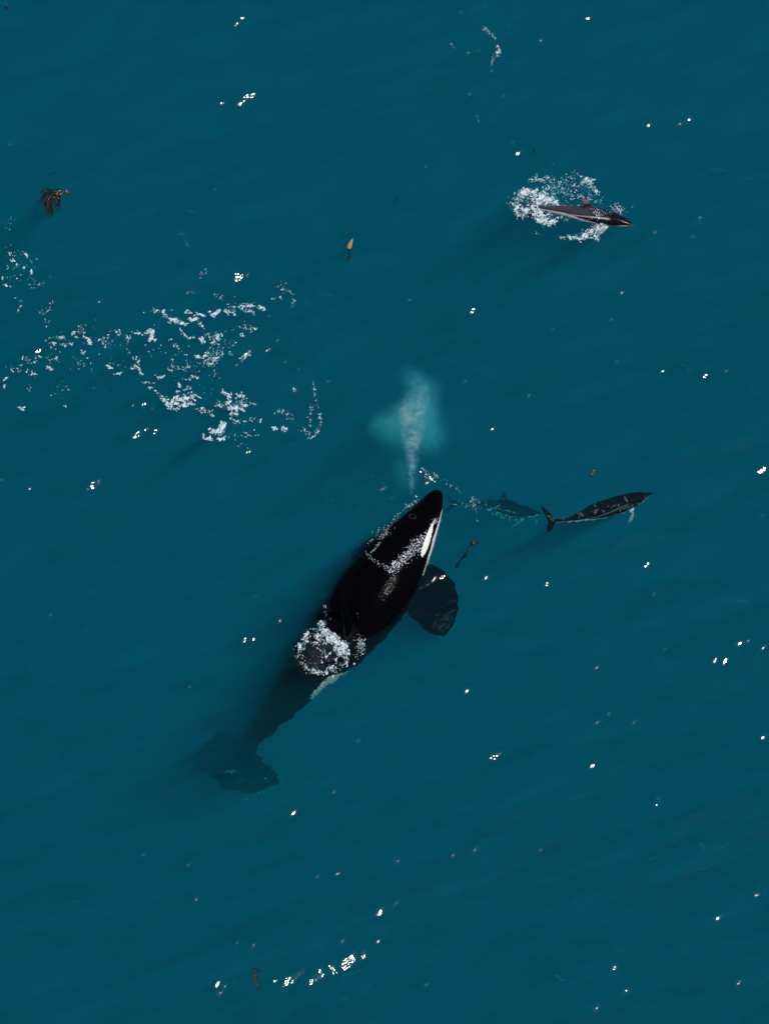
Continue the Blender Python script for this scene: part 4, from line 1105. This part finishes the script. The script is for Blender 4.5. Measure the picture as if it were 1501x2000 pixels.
# ------------------------------------------------------------------ kelp
def kelp_root(name, label, px, py):
    r = empty(name, P(px, py, 0.0))
    tag(r, label, "kelp")
    return r


# bushy clump, upper left
k = kelp_root("kelp_clump", "bushy dark kelp clump with red brown top floating at upper left", 112, 380)
v, f = tube([(146, 374, -0.06), (138, 377, -0.02), (130, 376, 0.01), (120, 375, 0.015), (112, 377, 0.01), (104, 381, 0.0)], [.006, .014, .022, .022, .03, .015], 8)
mesh_obj("stem", v, f, M_KELP_RED, k)
for i in range(44):
    x0 = rng.uniform(100, 122); y0 = rng.uniform(374, 388)
    t = rng.random()
    if t < 0.30:
        x2, y2 = rng.uniform(74, 90), rng.uniform(388, 412); xm, ym = x0 - rng.uniform(12, 22), y0 - rng.uniform(-5, 9)
    elif t < 0.75:
        x2, y2 = rng.uniform(90, 108), rng.uniform(408, 430); xm, ym = rng.uniform(86, 108), rng.uniform(388, 402)
    elif t < .92:
        x2, y2 = rng.uniform(106, 120), rng.uniform(398, 418); xm, ym = x0 + rng.uniform(-2, 5), y0 + 14
    else:
        x2, y2 = rng.uniform(86, 100), rng.uniform(366, 376); xm, ym = x0 - 6, y0 - 5
    zz = -rng.uniform(0.02, 0.32)
    w = rng.uniform(.6, 1.7)
    L = math.hypot(x2 - x0, y2 - y0) + 1
    ox, oy = -(y2 - y0) / L * w, (x2 - x0) / L * w
    zt = 0.012 if i < 20 else -0.02
    v, f = plate([(x0, y0, zt, ox * .5, oy * .5, .008), (xm, ym, zz * .3, ox, oy, .008), ((xm + x2) / 2 + rng.uniform(-3, 3), (ym + y2) / 2, zz * .7, ox * .8, oy * .8, .006), (x2, y2, zz, ox * .15, oy * .15, .004)], 9, 6)
    mesh_obj("frond", v, f, M_KELP_RED if i % 11 == 0 else M_KELP, k)
for (x, y) in [(117, 374), (130, 373), (113, 376), (112, 380), (119, 379), (115, 388), (106, 385)]:
    ball("bladder", k, P(x, y, 0.022), 0.014, M_KELP_RED)

kd = beads("spray_and_glints", np.array([P(x, y, 0.035) for x, y in [(117, 372.5), (113, 375.5), (111.5, 379.5), (118.5, 379.2), (121, 377.5), (130.5, 373), (115, 387.8), (107, 385.5), (105, 386), (122.5, 376.5)]]), np.array([.013, .009, .009, .010, .006, .012, .006, .006, .005, .005]), M_BEAD)
tag(kd, "few bright beads standing in for sun glints on the bushy kelp clump", "spray", kind="stuff")  # white beads added as painted glints on the fronds

# tan blade standing out of the water
k = kelp_root("upright_kelp", "single tan kelp blade poking up with a dark stalk below", 682, 484)
v, f = plate([(681.5, 486, 0.02, 3, .5, .012), (682, 482, 0.05, 4.6, .8, .018), (683.5, 477, 0.09, 3.8, 1.2, .014), (686, 471, 0.13, 2.0, .8, .008), (688.5, 466, 0.15, .5, .2, .004)], 14, 8)
mesh_obj("blade", v, f, M_KELP_TAN, k)
v, f = tube([(681, 484, 0.02), (680.5, 489, -0.03), (682, 494, -0.10), (682, 499, -0.2)], [.012, .014, .009, .005], 6)
mesh_obj("stalk", v, f, M_KELP, k)
v, f = plate([(682, 498, -0.16, 1, 0, .01), (682, 503, -0.18, 3.2, .3, .02), (680, 508, -0.18, 2.4, .4, .02), (679.5, 512, -0.2, .4, .1, .006)], 10, 8)
mesh_obj("lower_blade", v, f, M_KELP, k)

# kelp with a head and a long trailing stem, right of the orca
k = kelp_root("trailing_kelp", "kelp with a dark knobbly head and long thin trailing stem beside the orca's flipper", 925, 1060)
v, f = plate([(919, 1064, -0.02, 1.5, 2.2, .03), (923, 1061, 0.0, 2, 3.8, .05), (928, 1060, 0.0, .5, 3.8, .04), (933, 1061, -0.05, .2, 1, .02)], 12, 8)
mesh_obj("holdfast", v, f, M_KELP, k)
v, f = tube([(920, 1063, -0.02), (914, 1069, -0.10), (910, 1078, -0.16), (905, 1085, -0.22), (899, 1094, -0.35), (892, 1104, -0.55)], [.009, .008, .008, .012, .010, .02], 6)
mesh_obj("stem", v, f, M_KELP, k)
v, f = plate([(911, 1075, -0.17, .5, 0, .01), (911.5, 1080, -0.18, 2.8, .6, .015), (908, 1085, -0.2, 2.8, 1.6, .015), (903, 1090, -0.28, 1, .8, .01), (899, 1094, -0.35, .4, .3, .005)], 12, 8)
mesh_obj("blade", v, f, M_KELP, k)
v, f = plate([(896, 1099, -0.45, 1, .5, .01), (892, 1105, -0.6, 4.0, 1.5, .02), (890, 1110, -0.7, 2, 1, .01)], 8, 8)
mesh_obj("lower_blade", v, f, M_KELP, k)
for (x, y) in [(925.5, 1057.5), (923, 1059.5), (923.5, 1062)]:
    ball("bladder", k, P(x, y, 0.022), 0.009, M_KELP_TAN)

# looped kelp at the bottom
k = kelp_root("looped_kelp", "looped brown kelp ribbon beside the long row of glints at the bottom", 499, 1908)
v, f = tube([(494, 1896, -0.10), (495, 1892, -0.08), (499, 1891, -0.07), (503, 1894, -0.07), (507, 1898, -0.09), (504, 1896.5, -0.06), (500, 1899, -0.04)], [.006, .012, .013, .011, .010, .008, .006], 6, 34)
mesh_obj("stem", v, f, M_KELP, k)
v, f = plate([(498, 1899, -0.03, 1.0, 0, .01), (496.5, 1905, -0.02, 2.6, .4, .012), (496.5, 1912, -0.05, 1.9, .3, .012), (499, 1921, -0.09, 1.8, .2, .012), (502, 1929, -0.12, 1.9, .3, .012), (504, 1937, -0.22, .5, .1, .006)], 20, 8)
mesh_obj("blade", v, f, M_KELP_OLIVE, k)
v, f = tube([(499, 1904, -0.05), (503, 1911, -0.12), (509, 1917, -0.16), (510, 1921, -0.17), (508, 1928, -0.17), (505, 1932, -0.16)], [.005, .008, .008, .008, .008, .006], 6, 26)
mesh_obj("stem", v, f, M_KELP, k)

# small scraps
k = kelp_root("kelp_scrap", "small olive and tan kelp scrap floating above the long dark dolphin", 1156, 924)
v, f = plate([(1154, 931, -0.05, 1, 0, .01), (1155, 927, 0.0, 2.2, .6, .02), (1157, 922, 0.01, 2.8, 1, .02), (1159, 917, 0.01, 1.6, .6, .015)], 10, 8)
mesh_obj("blade", v, f, M_KELP_OLIVE, k)
ball("bladder", k, P(1158.5, 919, 0.02), 0.017, M_KELP_TAN)
ball("bladder", k, P(1154.5, 926, 0.02), 0.012, M_KELP_TAN)
ball("bladder", k, P(1158, 924, 0.015), 0.011, M_KELP_OLIVE)

k = kelp_root("kelp_scrap", "tiny dark kelp scrap above the splashing dolphin, right of two glints", 1043, 293)
v, f = plate([(1043, 287, -0.05, .5, 0, .006), (1042.5, 291, -0.02, 1.8, .2, .012), (1043, 295, -0.02, 1.7, .2, .012), (1044, 299, -0.08, .4, 0, .006)], 10, 8)
mesh_obj("blade", v, f, M_KELP, k)
v, f = tube([(1042.5, 292, -0.02), (1041, 296, -0.05), (1040.5, 299, -0.08)], .005, 6)
mesh_obj("stem", v, f, M_KELP, k)

k = kelp_root("kelp_sprig", "forked dark kelp sprig submerged right of the tan blade", 772, 390)
v, f = tube([(773, 384, -0.15), (772, 390, -0.2), (768, 398, -0.3)], [.008, .007, .004], 6)
mesh_obj("stem", v, f, M_KELP, k)
v, f = tube([(773, 384, -0.15), (774.5, 391, -0.25), (773, 397, -0.3)], [.007, .007, .004], 6)
mesh_obj("stem", v, f, M_KELP, k)

k = kelp_root("kelp_sprig", "thin curled kelp thread just above the bushy clump", 105, 340)
v, f = tube([(93, 345, -0.4), (100, 339, -0.3), (106, 337, -0.25), (110, 341, -0.3)], [.004, .007, .008, .005], 6)
mesh_obj("stem", v, f, M_KELP, k)

k = kelp_root("kelp_sprig", "straight thin kelp thread pointing down left beside a small glint near the top", 911, 196)
v, f = tube([(917, 186, -0.1), (914, 194, -0.25), (910, 200, -0.35), (897, 204, -0.5)], [.006, .006, .005, .004], 6)
mesh_obj("stem", v, f, M_KELP, k)

k = kelp_root("kelp_sprig", "long slanting kelp thread in open water between the two right hand dolphins", 911, 583)
v, f = tube([(923, 573, -0.15), (915, 579, -0.2), (908, 587, -0.3), (900, 594, -0.45)], [.007, .006, .006, .004], 6)
mesh_obj("stem", v, f, M_KELP, k)

k = kelp_root("kelp_scrap", "tiny dark kelp scrap in the top left corner under a glint", 12, 14)
v, f = plate([(12, 9, -0.02, 1.5, 0, .01), (12, 13, -0.05, 2.2, .2, .012), (14, 20, -0.15, .5, 0, .006)], 8, 8)
mesh_obj("blade", v, f, M_KELP, k)
